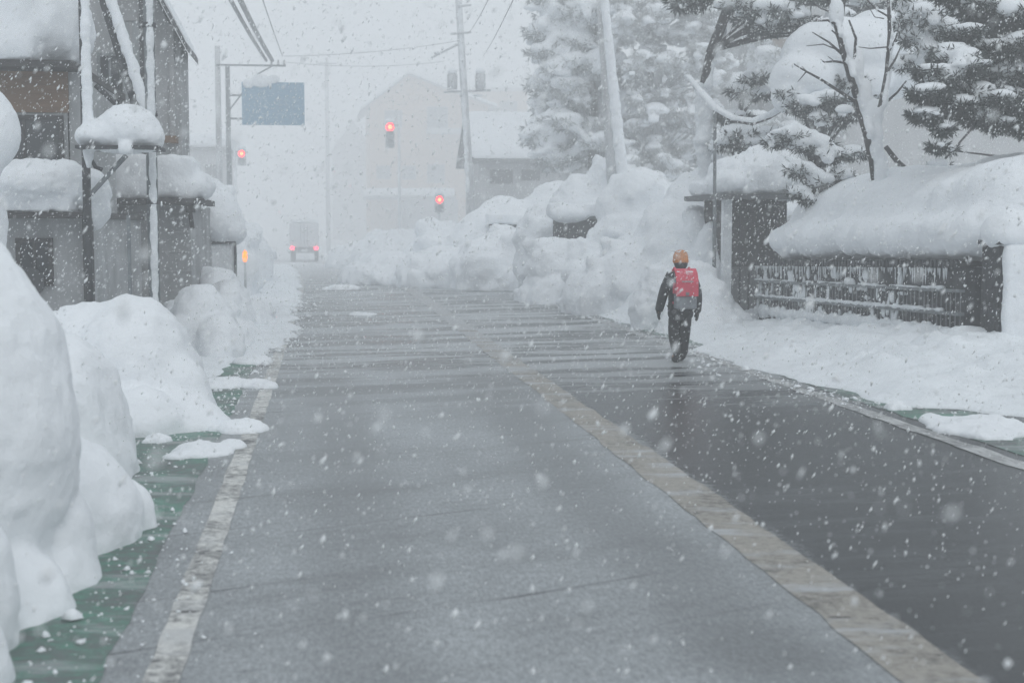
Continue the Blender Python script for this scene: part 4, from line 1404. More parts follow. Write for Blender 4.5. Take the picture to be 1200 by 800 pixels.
b = MB()
b.box(P(574, 1, 40).x, P(617, 1, 40).x, 40, 40.4, 0, P(1, 262, 40).z)
b.build('stonework', MATS['dark_rubble'], gw2)
snow('snow_cap', gw2, boxes=[((P(595, 1, 40).x, 40.1, P(1, 256, 40).z), (0.6, 0.35, 0.15))], voxel=0.06, smooth=4, amp=0.05, seed=77)


# ------------------------------------------------------------------ trees
def tufts(pos, axis_, n_needles, length, width, seed, spread=0.85):
    """sprays of needles: thin blades radiating from many points"""
    g_ = np.random.default_rng(seed)
    n = len(pos)
    m = n * n_needles
    p = np.repeat(pos, n_needles, 0)
    a_ = np.repeat(axis_, n_needles, 0)
    d = g_.normal(size=(m, 3))
    d /= np.linalg.norm(d, axis=1)[:, None]
    d = a_ * 0.6 + d * spread
    d /= np.linalg.norm(d, axis=1)[:, None]
    L = length * g_.uniform(0.55, 1.1, (m, 1))
    sd = np.cross(d, g_.normal(size=(m, 3)))
    sd /= np.linalg.norm(sd, axis=1)[:, None] + 1e-9
    wd = width * g_.uniform(0.7, 1.3, (m, 1))
    v = np.empty((m * 4, 3))
    v[0::4] = p - sd * wd * 0.4
    v[1::4] = p + d * L * 0.55 - sd * wd
    v[2::4] = p + d * L
    v[3::4] = p + d * L * 0.55 + sd * wd
    f = np.arange(m * 4).reshape(-1, 4)
    return v, f


def pine(name, label, trunk, tr, pads, seed, needle_m=None, snow_m=None, n_tuft=45, needles=9, nl=0.16, nw=0.010, voxel=0.07, snowy=1.0, hang=0.3, group=None, drop=0.35, bark=None, limbs=True):
    """pads: (centre, radius) sprays of foliage, each carrying its load of snow"""
    g_ = np.random.default_rng(seed)
    t = thing(name, label, 'tree', group)
    mb = MB()
    tp_ = [Vector(p) for p in trunk]
    mb.tube(tp_, list(np.linspace(tr[0], tr[1], len(tp_))), 10)
    P_, A_ = [], []
    sb = []
    for c_, r_ in pads:
        c_ = Vector(c_)
        if limbs:
            best = min(tp_, key=lambda p: (p - c_).length + (0.6 if p.z > c_.z else 0))
            mid = best.lerp(c_, 0.5) + Vector((0, 0, 0.10 * r_ + g_.uniform(-.05, .1)))
            mb.tube([best, mid, c_ + Vector((0, 0, -0.05 * r_))], [0.05 * r_ + 0.02, 0.04 * r_ + 0.012, 0.008], 5)
        n = int(n_tuft * (r_ / 0.5) ** 1.6) + 6
        d = g_.normal(size=(n, 3))
        d /= np.linalg.norm(d, axis=1)[:, None]
        d[:, 2] = -np.abs(d[:, 2]) * 0.9 + 0.25
        rad = g_.uniform(0.45, 1.08, (n, 1)) ** 0.6
        pos = np.array(c_) + d * rad * np.array([r_, r_, r_ * 0.55])
        ax = d.copy()
        ax[:, 2] -= hang
        P_.append(pos)
        A_.append(ax)
        if snowy > 0:
            sb.append((c_ + Vector((0, 0, r_ * 0.22)), (r_ * 0.80, r_ * 0.78, r_ * 0.34 * (0.7 + 0.5 * snowy))))
            for k in range(int(5 * snowy) + 2):
                an, rr_ = g_.uniform(0, 6.28), g_.uniform(0.35, 1.0) * r_
                q_ = r_ * g_.uniform(0.18, 0.42)
                sb.append((c_ + Vector((math.cos(an) * rr_, math.sin(an) * rr_, r_ * g_.uniform(-drop, 0.35))), (q_ * g_.uniform(0.8, 1.3), q_ * g_.uniform(0.8, 1.3), q_ * g_.uniform(0.4, 0.75))))
    mb.build('trunk', bark or BARK, t, smooth=True)
    v_, f_ = tufts(np.concatenate(P_), np.concatenate(A_), needles, nl, nw, seed)
    link('crown', np_mesh('crown', v_, f_), needle_m or NEEDLE, t)
    if sb:
        snow('snow_load', t, m=snow_m or SNOW, blobs=sb, voxel=voxel, smooth=2, amp=voxel * 0.7, nscale=0.25, seed=seed, lump=voxel * 0.35, lscale=0.12)
    return t


def pad_cloud(seed, px0, px1, py0, py1, d, n, r0, r1, depth=1.2, taper=None):
    g_ = random.Random(seed)
    out = []
    for i in range(n):
        py = g_.uniform(py0, py1)
        u = (py - py0) / (py1 - py0)
        w0, w1 = px0, px1
        if taper:
            mid = (px0 + px1) / 2
            k = taper + (1 - taper) * u
            w0, w1 = mid + (px0 - mid) * k, mid + (px1 - mid) * k
        out.append((P(g_.uniform(w0, w1), py, d + g_.uniform(-depth, depth)), g_.uniform(r0, r1)))
    return out


GT = 'snow-laden trees on the right'
# T1: pine left of the tilted pole
tr = [P(663, 225, 53) + Vector((0, 0, -1.5)), P(662, 200, 53), P(668, 120, 53), P(674, 40, 53), P(676, -40, 53)]
pads = pad_cloud(101, 622, 716, -40, 190, 52.3, 64, 0.37, 0.90, 1.3, taper=0.55) + [(P(632, 158, 51.5), 0.66), (P(645, 170, 51.5), 0.72), (P(690, 165, 51.5), 0.66), (P(655, 140, 51.5), 0.72)]
pine('snowy_pine', 'snow-smothered pine with drooping white boughs left of the leaning white pole', tr, (0.32, 0.08), pads, 101, NEEDLE_FROST, bark=FROSTED, voxel=0.11, n_tuft=18, needles=8, nl=0.32, nw=0.022, snowy=1.0, group=GT, drop=0.5)
# T2: wide frosted tree right of the tilted pole
tr = [P(775, 225, 50) + Vector((0, 0, -1.5)), P(770, 190, 50), P(772, 110, 50), P(770, 40, 50), P(768, -40, 50)]
pads = pad_cloud(102, 716, 846, -40, 205, 49.6, 150, 0.21, 0.54, 1.9)
pine('snowy_pine', 'frost-grey twiggy tree spreading between the leaning white pole and thin post', tr, (0.21, 0.07), pads, 102, TWIG_FROST, bark=FROSTED, voxel=0.09, n_tuft=42, needles=9, nl=0.27, nw=0.014, snowy=0.8, group=GT, drop=0.8)
# T3: leaning dark pine at the top
tr = [P(828, 250, 27.8), P(824, 110, 26.4), P(834, 60, 25.7), P(853, 10, 25.4), P(880, -40, 25.2)]
pads = [(P(880, 20, 25), 0.36), (P(905, 14, 24.6), 0.42), (P(930, 24, 24.8), 0.40), (P(955, 36, 25), 0.36), (P(868, 4, 25), 0.36), (P(985, 22, 25), 0.35), (P(940, -8, 24.6), 0.4), (P(897, 34, 24.8), 0.30),
        (P(912, -14, 25), 0.45), (P(968, -6, 25.2), 0.4), (P(830, -8, 25.6), 0.42), (P(805, 4, 25.8), 0.38), (P(965, 38, 24.6), 0.25), (P(1010, 6, 25.5), 0.4)]
pine('leaning_pine', 'leaning pine with snow-flecked dark trunk and dark needles along the top edge', tr, (0.105, 0.09), pads, 103, NEEDLE, voxel=0.06, n_tuft=64, needles=10, nl=0.19, nw=0.011, snowy=0.42, hang=0.5, group=GT, limbs=True, drop=0.0)
t3 = [o_ for o_ in bpy.data.objects if o_.name == 'leaning_pine'][0]
bl = [(P(824 + 3 * k / 9, 112 + 13 * k, 26.2), (0.12 + 0.05 * rnd.random(), 0.12, 0.2)) for k in range(10)] + [(P(826 + 20 * k / 9, 100 - 9 * k, 25.8) + Vector((0.05, -0.07, 0)), (0.035 + 0.02 * rnd.random(), 0.05, 0.12)) for k in range(10)]
snow('trunk_snow', t3, m=PLASTER, blobs=bl, voxel=0.035, smooth=2, amp=0.06, nscale=0.25, seed=83, lump=0.05, lscale=0.2)
# bush under arching bough
pads = [(P(880, 92, 26), 0.28), (P(868, 108, 26), 0.26), (P(893, 110, 26), 0.26), (P(865, 160, 25.6), 0.42), (P(885, 172, 25.4), 0.38), (P(850, 168, 25.8), 0.32), (P(862, 138, 26), 0.34), (P(900, 158, 25.5), 0.32)]
pine('dark_conifer', 'dark bluish conifer clump under the arching snowy bough', [P(868, 260, 25.8), P(868, 200, 25.8), P(866, 140, 25.8)], (0.07, 0.03), pads, 104, NEEDLE, voxel=0.06, n_tuft=80, needles=9, nl=0.16, nw=0.012, snowy=0.3, group=GT)
bo = thing('arching_bough', 'thin bough sagging under a rope of snow beside the gate roof', 'branch')
bp_ = [P(806, 92, 24.6), P(822, 112, 24.5), P(838, 130, 24.4), P(860, 142, 24.3), P(882, 145, 24.3), P(902, 138, 24.3), P(918, 128, 24.4)]
MB().tube(bp_, [0.02, 0.028, 0.03, 0.03, 0.03, 0.03, 0.03], 7).build('branch', BARK, bo, smooth=True)
bl = []
for i in range(len(bp_) - 1):
    for k in range(5):
        bl.append((bp_[i].lerp(bp_[i + 1], k / 5) + Vector((0, 0, 0.05)), (0.09, 0.06, 0.055 if i else 0.02)))
snow('snow_load', bo, blobs=bl, voxel=0.03, smooth=3, amp=0.01, seed=80)
# T4: near dark pine at the right edge
tr = [(P(1240, 1, 18).x, 18.3, 0.4), (P(1236, 1, 18).x, 18.2, 2.2), (P(1228, 1, 18).x, 18.1, 3.6), (P(1215, 1, 18).x, 18.0, 5.2)]
pads = pad_cloud(115, 1120, 1240, -30, 140, 17.7, 16, 0.24, 0.36, 0.4) + [(P(1110, 95, 17.2), 0.30), (P(1090, 110, 17.0), 0.26), (P(1085, 135, 17.0), 0.22), (P(1120, 125, 17.2), 0.30), (P(1145, 110, 17.3), 0.30), (P(1150, 138, 17.2), 0.26), (P(1175, 146, 17.1), 0.24),
        (P(1185, 85, 17.6), 0.36), (P(1160, 60, 17.6), 0.34), (P(1200, 55, 17.4), 0.36), (P(1135, 40, 17.6), 0.30), (P(1190, 20, 17.6), 0.40), (P(1150, 10, 17.8), 0.36), (P(1215, 120, 17.4), 0.36),
        (P(1115, 60, 17.5), 0.24), (P(1105, 152, 16.9), 0.13), (P(1098, 172, 16.9), 0.12), (P(1130, 80, 17.2), 0.28), (P(1205, 150, 17.2), 0.24), (P(1170, 118, 17.0), 0.28), (P(1090, 84, 17.2), 0.2)]
pine('dark_pine', 'dark hanging pine boughs with ragged needles in the upper right corner', tr, (0.16, 0.08), pads, 105, NEEDLE, voxel=0.045, n_tuft=230, needles=12, nl=0.13, nw=0.0085, snowy=0.22, hang=0.5, group=GT, drop=0.0, limbs=False)
# T5: loaded snowy crown behind the bare tree, dark sprays below
tr = [P(960, 250, 24), P(962, 180, 24), P(966, 110, 24), P(975, 60, 24)]
pads = [(P(945, 125, 23.6), 0.34), (P(968, 118, 23.4), 0.36), (P(985, 135, 23.5), 0.30), (P(930, 112, 23.7), 0.26), (P(1000, 95, 23.6), 0.28), (P(978, 142, 23.4), 0.26), (P(1012, 115, 23.8), 0.26), (P(960, 140, 23.3), 0.24)]
t5 = pine('rounded_tree', 'rounded garden tree capped by one great smooth dome of snow', tr, (0.12, 0.05), pads, 106, NEEDLE, voxel=0.05, n_tuft=100, needles=10, nl=0.17, nw=0.010, snowy=0.25, hang=0.3, group=GT)
snow('snow_dome', t5, blobs=[(P(985, 62, 24.2), (1.05, 0.9, 0.62)), (P(1030, 52, 24.4), (0.75, 0.8, 0.6)), (P(940, 92, 24.0), (0.55, 0.7, 0.46)), (P(925, 112, 23.9), (0.3, 0.5, 0.32)), (P(1005, 95, 24.0), (0.6, 0.6, 0.45)), (P(1045, 80, 24.4), (0.5, 0.6, 0.55))], voxel=0.06, smooth=6, amp=0.05, nscale=0.5, seed=81)
# T6: low snow-laden pine between gate roof and hedge
tr = [P(960, 300, 21.5), P(962, 250, 21.5), P(955, 200, 21.5), P(945, 170, 21.5)]
pads = [(P(955, 172, 21.2), 0.34), (P(930, 160, 21.3), 0.30), (P(975, 182, 21.0), 0.26), (P(940, 200, 21.0), 0.26), (P(962, 215, 20.9), 0.26), (P(985, 205, 21), 0.2), (P(912, 165, 21.6), 0.26), (P(1000, 180, 21.2), 0.22), (P(935, 225, 20.9), 0.2), (P(950, 236, 20.8), 0.16)]
pine('low_pine', 'low garden pine with layered white pads between gatehouse and bare tree', tr, (0.08, 0.04), pads, 107, NEEDLE, voxel=0.045, n_tuft=90, needles=9, nl=0.14, nw=0.009, snowy=0.9, group=GT, drop=0.3)
# T7: white loaded boughs between bare tree and dark pine
pads = [(P(1085, 20, 20), 0.34), (P(1105, 35, 20), 0.30), (P(1075, 45, 20.2), 0.28), (P(1090, 62, 20), 0.26), (P(1060, 75, 20.3), 0.24), (P(1115, 12, 20.2), 0.34), (P(1072, 5, 20.4), 0.34), (P(1100, 195, 19.5), 0.17), (P(1108, 175, 19.5), 0.15), (P(1060, 30, 20.4), 0.25), (P(1150, 30, 20.4), 0.35)]
pine('white_pine_boughs', 'pine with thick white snow pads just left of the dark corner boughs', [P(1262, 290, 20.6), P(1235, 190, 20.6), P(1180, 110, 20.5), P(1120, 40, 20.4), P(1100, -40, 20.4)], (0.10, 0.06), pads, 108, NEEDLE, voxel=0.05, n_tuft=70, needles=9, nl=0.15, nw=0.009, snowy=1.0, group=GT, drop=0.3)

# bare tree plastered with snow
bt = thing('bare_tree', 'bare forked tree with snow plastered up its trunk behind the wall', 'tree')
Dt = 19.0
limbs = [
    ([(1032, 300), (1030, 235), (1024, 190), (1016, 155), (1008, 130)], 0.085, 0.06, 1),
    ([(1008, 130), (1003, 105), (1001, 80), (1003, 45), (995, 24)], 0.045, 0.012, .8),
    ([(1006, 118), (998, 92), (991, 70), (983, 40), (972, 0), (966, -30)], 0.06, 0.028, .9),
    ([(983, 40), (988, 15), (992, -25)], 0.03, 0.016, .5),
    ([(1016, 150), (1034, 120), (1040, 85), (1043, 40), (1041, -20)], 0.06, 0.025, .9),
    ([(1040, 85), (1050, 68), (1058, 50)], 0.02, 0.008, .4), ([(1043, 60), (1052, 40), (1055, 20)], 0.014, 0.006, .4),
    ([(1006, 122), (985, 108), (960, 92), (945, 84), (930, 75)], 0.028, 0.008, .7), ([(945, 84), (935, 96)], 0.01, 0.004, .2), ([(945, 84), (940, 78)], 0.01, 0.004, .2),
    ([(987, 64), (972, 50), (952, 38)], 0.02, 0.007, .4), ([(986, 60), (965, 52), (945, 54)], 0.012, 0.004, .2),
    ([(992, 74), (978, 72), (966, 73), (962, 70)], 0.02, 0.006, .5), ([(978, 72), (970, 66)], 0.008, 0.004, .1),
    ([(975, 15), (962, 10), (955, 5)], 0.014, 0.006, .2), ([(978, 28), (970, 24), (950, 25)], 0.02, 0.01, .8), ([(985, 52), (980, 40), (975, 36)], 0.02, 0.01, .3),
    ([(1043, 55), (1020, 57), (1005, 55)], 0.012, 0.005, .3), ([(1042, 20), (1028, 12), (1018, 2), (1010, -10)], 0.014, 0.005, .3), ([(1036, 22), (1025, 20), (1018, 8)], 0.008, 0.004, .2),
    ([(1041, 118), (1052, 108), (1062, 95)], 0.02, 0.01, .5),
]
b = MB()
bl = []
for pts, r0, r1, sn_ in limbs:
    w3 = [P(px, py, Dt + 0.15 * math.sin(px * 0.37)) for px, py in pts]
    w3[0] = P(pts[0][0], pts[0][1], Dt) if pts[0][1] > 140 else w3[0]
    rad = list(np.linspace(r0, r1, len(w3)))
    b.tube(w3, rad, 8)
    for i in range(len(w3) - 1):
        L = (w3[i + 1] - w3[i]).length
        nst = max(2, int(L / 0.06))
        for k in range(nst):
            u = k / nst
            rr_ = rad[i] + (rad[i + 1] - rad[i]) * u
            p = w3[i].lerp(w3[i + 1], u)
            horiz = abs((w3[i + 1] - w3[i]).normalized().z) < 0.75
            if r0 > 0.1:
                bl.append((p + Vector((0.5 * rr_, -0.5 * rr_, 0)), (rr_ * 0.88, rr_ * 0.85, 0.12)))
            elif sn_ > 0.25:
                s2 = max(0.018, rr_ * (0.95 if sn_ > .6 else 0.7))
                bl.append((p + Vector((0.5 * rr_, -0.4 * rr_, 0.7 * rr_ if horiz else 0)), (s2, s2, s2 * (0.9 if horiz else 1.8))))
b.build('trunk', BARK, bt, smooth=True)
# snow fills the forks
bl += [(P(1024, 135, Dt - 0.03), (0.14, 0.09, 0.24)), (P(1014, 112, Dt), (0.10, 0.08, 0.24)), (P(1027, 165, Dt - 0.06), (0.10, 0.1, 0.3)), (P(1008, 78, Dt), (0.06, 0.06, 0.26)), (P(980, 15, Dt), (0.11, 0.08, 0.22)), (P(990, 128, Dt), (0.14, 0.07, 0.07)), (P(1033, 205, Dt - 0.07), (0.10, 0.1, 0.35))]
snow('snow_load', bt, blobs=bl, voxel=0.026, smooth=3, amp=0.012, nscale=0.2, seed=82)
tag(MB().tube([P(1038, 172, 19.6), P(1052, 190, 19.6), P(1080, 215, 19.6), P(1092, 232, 19.6)], [0.035, 0.04, 0.045, 0.05], 8).build('prop_branch', BARK, smooth=True), 'dark slanting prop beside the bare tree trunk', 'branch')

# wood behind everything on the right, far off
wd_p, wd_a = [], []
g_ = np.random.default_rng(9)
far_t = []
for i in range(9):
    x = 9 + i * 4.2 + g_.uniform(-1, 1)
    y = 52 + g_.uniform(-4, 8)
    hgt = g_.uniform(9, 13)
    pads = []
    for k in range(26):
        u = g_.uniform(0.15, 1)
        rr_ = (1 - u) * 2.6 + 0.4
        an = g_.uniform(0, 6.28)
        pads.append((Vector((x + math.cos(an) * rr_ * 0.8, y + math.sin(an) * rr_ * 0.8, u * hgt)), g_.uniform(0.5, 0.95)))
    if x / y > 0.42 or i > 3:
        continue
    lab = ['faint far cedar between the leaning white pole and the frosted tree', 'faint far cedar directly behind the frost-grey twiggy tree',
           'faint far cedar behind the rounded dome of snow', 'faint far cedar behind the right fork of the bare tree'][i]
    pine('snowy_cedar', lab, [(x, y, -0.5), (x, y, hgt * 0.5), (x, y, hgt)], (0.3, 0.05), pads, 200 + i, NEEDLE_FROST, voxel=0.16, n_tuft=10, needles=7, nl=0.35, nw=0.03, snowy=0.7, group='far cedars behind the garden', limbs=False)

# ------------------------------------------------------------------ the child walking up the road
def skin_mesh(name, verts, edges, radii, m, parent=None, sub=2, root=0):
    me = bpy.data.meshes.new(name)
    me.from_pydata(verts, edges, [])
    o = bpy.data.objects.new('tmp', me)
    COL.objects.link(o)
    sk = o.modifiers.new('s', 'SKIN')
    sk.use_smooth_shade = True
    for i, r_ in enumerate(radii):
        me.skin_vertices[0].data[i].radius = (r_, r_) if not hasattr(r_, '__len__') else r_
        me.skin_vertices[0].data[i].use_root = (i == root)
    ss = o.modifiers.new('ss', 'SUBSURF')
    ss.levels = sub
    out = evaluated(o)
    bpy.data.objects.remove(o, do_unlink=True)
    out.name = name
    out.polygons.foreach_set('use_smooth', [True] * len(out.polygons))
    return link(name, out, m, parent)


PG = G(797, 424)
HP = 1.34 / 1.34
per = thing('person', 'child in dark winter clothes and orange knit cap, walking away on the wet road', 'person')


def J(x, y, z):
    """body frame: x to the right, y forward (away from the camera), z up from the soles"""
    return (PG.x + x, PG.y + y, z)


# joints
hip_l, hip_r = J(-0.068, 0, 0.62), J(0.068, 0, 0.62)
kn_l, kn_r = J(-0.070, 0.06, 0.34), J(0.055, 0.02, 0.34)
an_l, an_r = J(-0.062, -0.09, 0.12), J(0.045, 0.10, 0.06)
to_l, to_r = J(-0.072, 0.05, 0.035), J(0.052, 0.24, 0.035)
sh_l, sh_r = J(-0.145, 0.0, 1.045), J(0.145, 0.0, 1.045)
el_l, el_r = J(-0.225, -0.03, 0.83), J(0.212, 0.0, 0.82)
wr_l, wr_r = J(-0.262, 0.03, 0.63), J(0.222, 0.06, 0.61)
spine = [J(0, 0, 0.64), J(0, 0.0, 0.80), J(0, 0.0, 0.96), J(0, 0.01, 1.06), J(0, 0.02, 1.12)]
head = [J(0, 0.03, 1.19), J(0, 0.035, 1.27)]
# one continuous body: torso, neck, head, legs, arms, hands with fingers
V = spine + head
E = [(i, i + 1) for i in range(6)]
RAD = [0.10, 0.095, 0.11, 0.075, 0.042, 0.078, 0.07]


def chain(start, pts, rads):
    prev = start
    for p, r_ in zip(pts, rads):
        V.append(p)
        RAD.append(r_)
        E.append((prev, len(V) - 1))
        prev = len(V) - 1
    return prev


chain(0, [hip_l, kn_l, an_l, to_l], [0.075, 0.055, 0.038, 0.03])
chain(0, [hip_r, kn_r, an_r, to_r], [0.075, 0.055, 0.038, 0.03])


def hand_pts(wr, sx):
    """palm and five finger chains hanging from the wrist, slightly curled"""
    w_ = Vector(wr)
    palm = w_ + Vector((sx * 0.004, 0.008, -0.045))
    fingers = []
    for k, (L, off) in enumerate(((0.052, -0.024), (0.06, -0.008), (0.057, 0.008), (0.045, 0.023))):
        b0 = palm + Vector((0, off, -0.02))
        fingers.append([b0, b0 + Vector((-sx * 0.004, 0.002, -L * 0.45)), b0 + Vector((-sx * 0.016, 0.004, -L * 0.85))])
    th = [palm + Vector((-sx * 0.006, 0.02, 0.012)), palm + Vector((-sx * 0.016, 0.042, -0.006)), palm + Vector((-sx * 0.02, 0.05, -0.028))]
    return palm, fingers, th


for (sh_, el, wr, sx) in ((sh_l, el_l, wr_l, -1), (sh_r, el_r, wr_r, 1)):
    k = chain(3, [sh_, el, wr], [0.052, 0.04, 0.027])
    palm, fg, th = hand_pts(wr, sx)
    pk_ = chain(k, [tuple(palm)], [0.026])
    for f_ in fg:
        chain(pk_, [tuple(p) for p in f_], [0.0095, 0.009, 0.007])
    chain(pk_, [tuple(p) for p in th], [0.011, 0.010, 0.008])
skin_mesh('body', V, E, RAD, SKIN, per, sub=2)
# head shape over the neck: face forward, ears
hb = MB()
hb.ball(J(0, 0.03, 1.235), (0.076, 0.09, 0.10), 18, 12)
hb.ball(J(0, 0.125, 1.215), (0.012, 0.018, 0.014), 8, 6)
for sx in (-1, 1):
    hb.ball(J(sx * 0.076, 0.02, 1.215), (0.012, 0.022, 0.03), 8, 6)
hd_ = hb.build('head', SKIN, per, smooth=True)
eb = MB()
for sx in (-1, 1):
    eb.ball(J(sx * 0.03, 0.112, 1.235), (0.012, 0.009, 0.007), 8, 6)
eb.build('eyes', HAIR, hd_)
MB().ball(J(0, 0.115, 1.175), (0.022, 0.008, 0.006), 8, 6).build('mouth', mat('lips', (0.35, 0.12, 0.10), 0.5), hd_)
MB().ball(J(0, 0.005, 1.20), (0.083, 0.085, 0.085), 18, 12).build('hair', HAIR, per, smooth=True)
# knitted cap, slightly tall, with a turned-up rim
cp = MB()
prof_ = [(0.092, 1.205), (0.100, 1.215), (0.101, 1.245), (0.094, 1.252), (0.096, 1.28), (0.088, 1.315), (0.066, 1.345), (0.034, 1.360), (0.004, 1.365)]
vs, fs = [], []
sg_n = 24
for r_, z in prof_:
    for k in range(sg_n):
        a_ = 2 * math.pi * k / sg_n
        rib = 1 + 0.02 * (k % 2)
        vs.append(J(r_ * rib * 0.93 * math.cos(a_), 0.02 + r_ * rib * math.sin(a_), z))
for i in range(len(prof_) - 1):
    for k in range(sg_n):
        fs.append((i * sg_n + k, i * sg_n + (k + 1) % sg_n, (i + 1) * sg_n + (k + 1) % sg_n, (i + 1) * sg_n + k))
cp.add(vs, fs)
cp.build('knit_cap', KNIT, per, smooth=True)
# jacket: torso and sleeves in one garment with a hem below the hips
JV = [J(0, 0, 0.50), J(0, 0, 0.60), J(0, 0, 0.72), J(0, -0.005, 0.88), J(0, -0.005, 0.99), J(0, 0.005, 1.075), J(0, 0.015, 1.13)]
JE = [(i, i + 1) for i in range(6)]
JR = [(0.165, 0.135), (0.178, 0.145), (0.168, 0.135), (0.165, 0.135), (0.168, 0.125), (0.105, 0.085), (0.06, 0.06)]
for (sh_, el, wr) in ((sh_l, el_l, wr_l), (sh_r, el_r, wr_r)):
    n0 = len(JV)
    e2 = tuple(Vector(el).lerp(Vector(wr), 0.5))
    JV += [sh_, tuple(Vector(sh_).lerp(Vector(el), 0.5)), el, e2, tuple(Vector(el).lerp(Vector(wr), 1.12))]
    JR += [0.078, 0.07, 0.064, 0.06, 0.052]
    JE += [(4, n0), (n0, n0 + 1), (n0 + 1, n0 + 2), (n0 + 2, n0 + 3), (n0 + 3, n0 + 4)]
skin_mesh('jacket', JV, JE, JR, COAT, per)
# trousers
TV = [J(0, 0, 0.66), hip_l, tuple(Vector(hip_l).lerp(Vector(kn_l), .5)), kn_l, tuple(Vector(kn_l).lerp(Vector(an_l), .5)), an_l,
      hip_r, tuple(Vector(hip_r).lerp(Vector(kn_r), .5)), kn_r, tuple(Vector(kn_r).lerp(Vector(an_r), .5)), an_r]
skin_mesh('trousers', TV, [(0, 1), (1, 2), (2, 3), (3, 4), (4, 5), (0, 6), (6, 7), (7, 8), (8, 9), (9, 10)],
          [(0.125, 0.10), 0.088, 0.083, 0.076, 0.072, 0.07, 0.088, 0.083, 0.076, 0.072, 0.07], TROUSER, per)
for (an, to, nm) in ((an_l, to_l, 0), (an_r, to_r, 1)):
    a_, t_ = Vector(an), Vector(to)
    heel = Vector((a_.x, a_.y - 0.03, t_.z + 0.01))
    skin_mesh('boot', [tuple(a_ + Vector((0, 0, 0.05))), tuple(a_), tuple(heel), tuple(heel.lerp(t_, 0.6)), tuple(t_)], [(0, 1), (1, 2), (2, 3), (3, 4)], [0.058, 0.055, 0.045, 0.043, 0.036], BLACK, per)
for wr, sx in ((wr_l, -1), (wr_r, 1)):
    V, E, RAD = [wr], [], [0.036]
    palm, fg, th = hand_pts(wr, sx)
    pk_ = chain(0, [tuple(palm)], [0.036])
    for f_ in fg:
        chain(pk_, [tuple(p) for p in f_], [0.014, 0.0135, 0.011])
    chain(pk_, [tuple(p) for p in th], [0.016, 0.0145, 0.012])
    skin_mesh('glove', V, E, RAD, COAT if sx < 0 else GLOVE, per, sub=2)
# snow caught on cap, shoulders and sleeves
g_ = np.random.default_rng(4)
bl = []
for k in range(16):
    a_ = g_.uniform(0, 6.28)
    bl.append((J(0.075 * math.cos(a_), 0.02 + 0.08 * math.sin(a_), 1.335 + 0.02 * g_.random()), (0.014, 0.012, 0.009)))
for sx in (-1, 1):
    for k in range(8):
        u = g_.random()
        bl.append((J(sx * (0.11 + 0.09 * u), -0.01 + 0.05 * g_.normal() * 0.5, 1.112 - 0.10 * u * u), (0.018, 0.016, 0.009)))
snow('snow_dusting', per, blobs=bl, voxel=0.008, smooth=1, amp=0.003, nscale=0.03, seed=91)

# the school backpack
bag = thing('backpack', 'pink-red box-shaped school backpack with grey lower half on the child', 'backpack')
x0, x1, zt, zm, zb = -0.125, 0.125, 1.125, 0.815, 0.66
yb0, yb1 = -0.135, -0.305
b = MB()
b.prism([(PG.y + yb0, zb), (PG.y + yb0, zt - 0.02), (PG.y + yb0 - 0.06, zt), (PG.y + yb1 + 0.04, zt - 0.05), (PG.y + yb1, zt - 0.14), (PG.y + yb1, zb)], 'x', PG.x + x0, PG.x + x1)
b.build('case', BAGGREY, bag, bevel=0.02)
b = MB()
e_ = 0.008
b.prism([(PG.y + yb0 - 0.01, zt - 0.015), (PG.y + yb0 - 0.06, zt + e_), (PG.y + yb1 + 0.04 - 0.004, zt - 0.05 + e_), (PG.y + yb1 - e_, zt - 0.14), (PG.y + yb1 - e_, zm),
         (PG.y + yb1 - e_ - 0.012, zm), (PG.y + yb1 - e_ - 0.012, zt - 0.136), (PG.y + yb1 + 0.032, zt - 0.04 + e_), (PG.y + yb0 - 0.06, zt + e_ + 0.012), (PG.y + yb0 - 0.01, zt)], 'x', PG.x + x0 - 0.012, PG.x + x1 + 0.012)
b.build('flap', REDBAG, bag, bevel=0.005)
for s1 in (-1, 1):
    MB().box(PG.x + (x1 - 0.0015 if s1 > 0 else x0 - 0.012 + 0.0), PG.x + (x1 + 0.012 if s1 > 0 else x0 + 0.0015), PG.y + yb1 + 0.004, PG.y + yb0 - 0.012, zm + 0.03, zt - 0.15).build('side_gusset', REDBAG, bag)
    MB().tube([J(s1 * 0.085, yb0 + 0.01, 1.09), J(s1 * 0.09, -0.04, 1.145), J(s1 * 0.092, 0.09, 1.09), J(s1 * 0.10, 0.125, 0.93), J(s1 * 0.11, 0.02, 0.76), J(s1 * 0.11, yb0 + 0.02, 0.72)], 0.016, 6).build('strap', REDBAG, bag)
MB().box(PG.x - 0.07, PG.x + 0.07, PG.y + yb1 - e_ - 0.018, PG.y + yb1 - e_ - 0.0125, 0.985, 1.0).build('reflector_strip', PALEGREY, bag)
MB().box(PG.x - 0.02, PG.x + 0.02, PG.y + yb1 - e_ - 0.02, PG.y + yb1 - e_ - 0.0125, zm + 0.01, zm + 0.05).build('clasp', STEEL, bag)
bl = [(J(x, yb1 + 0.06 + 0.05 * g_.random(), zt - 0.02), (0.03, 0.03, 0.012)) for x in np.linspace(-0.1, 0.1, 7)]
snow('snow_dusting', bag, blobs=bl, voxel=0.012, smooth=1, amp=0.004, nscale=0.05, seed=90)

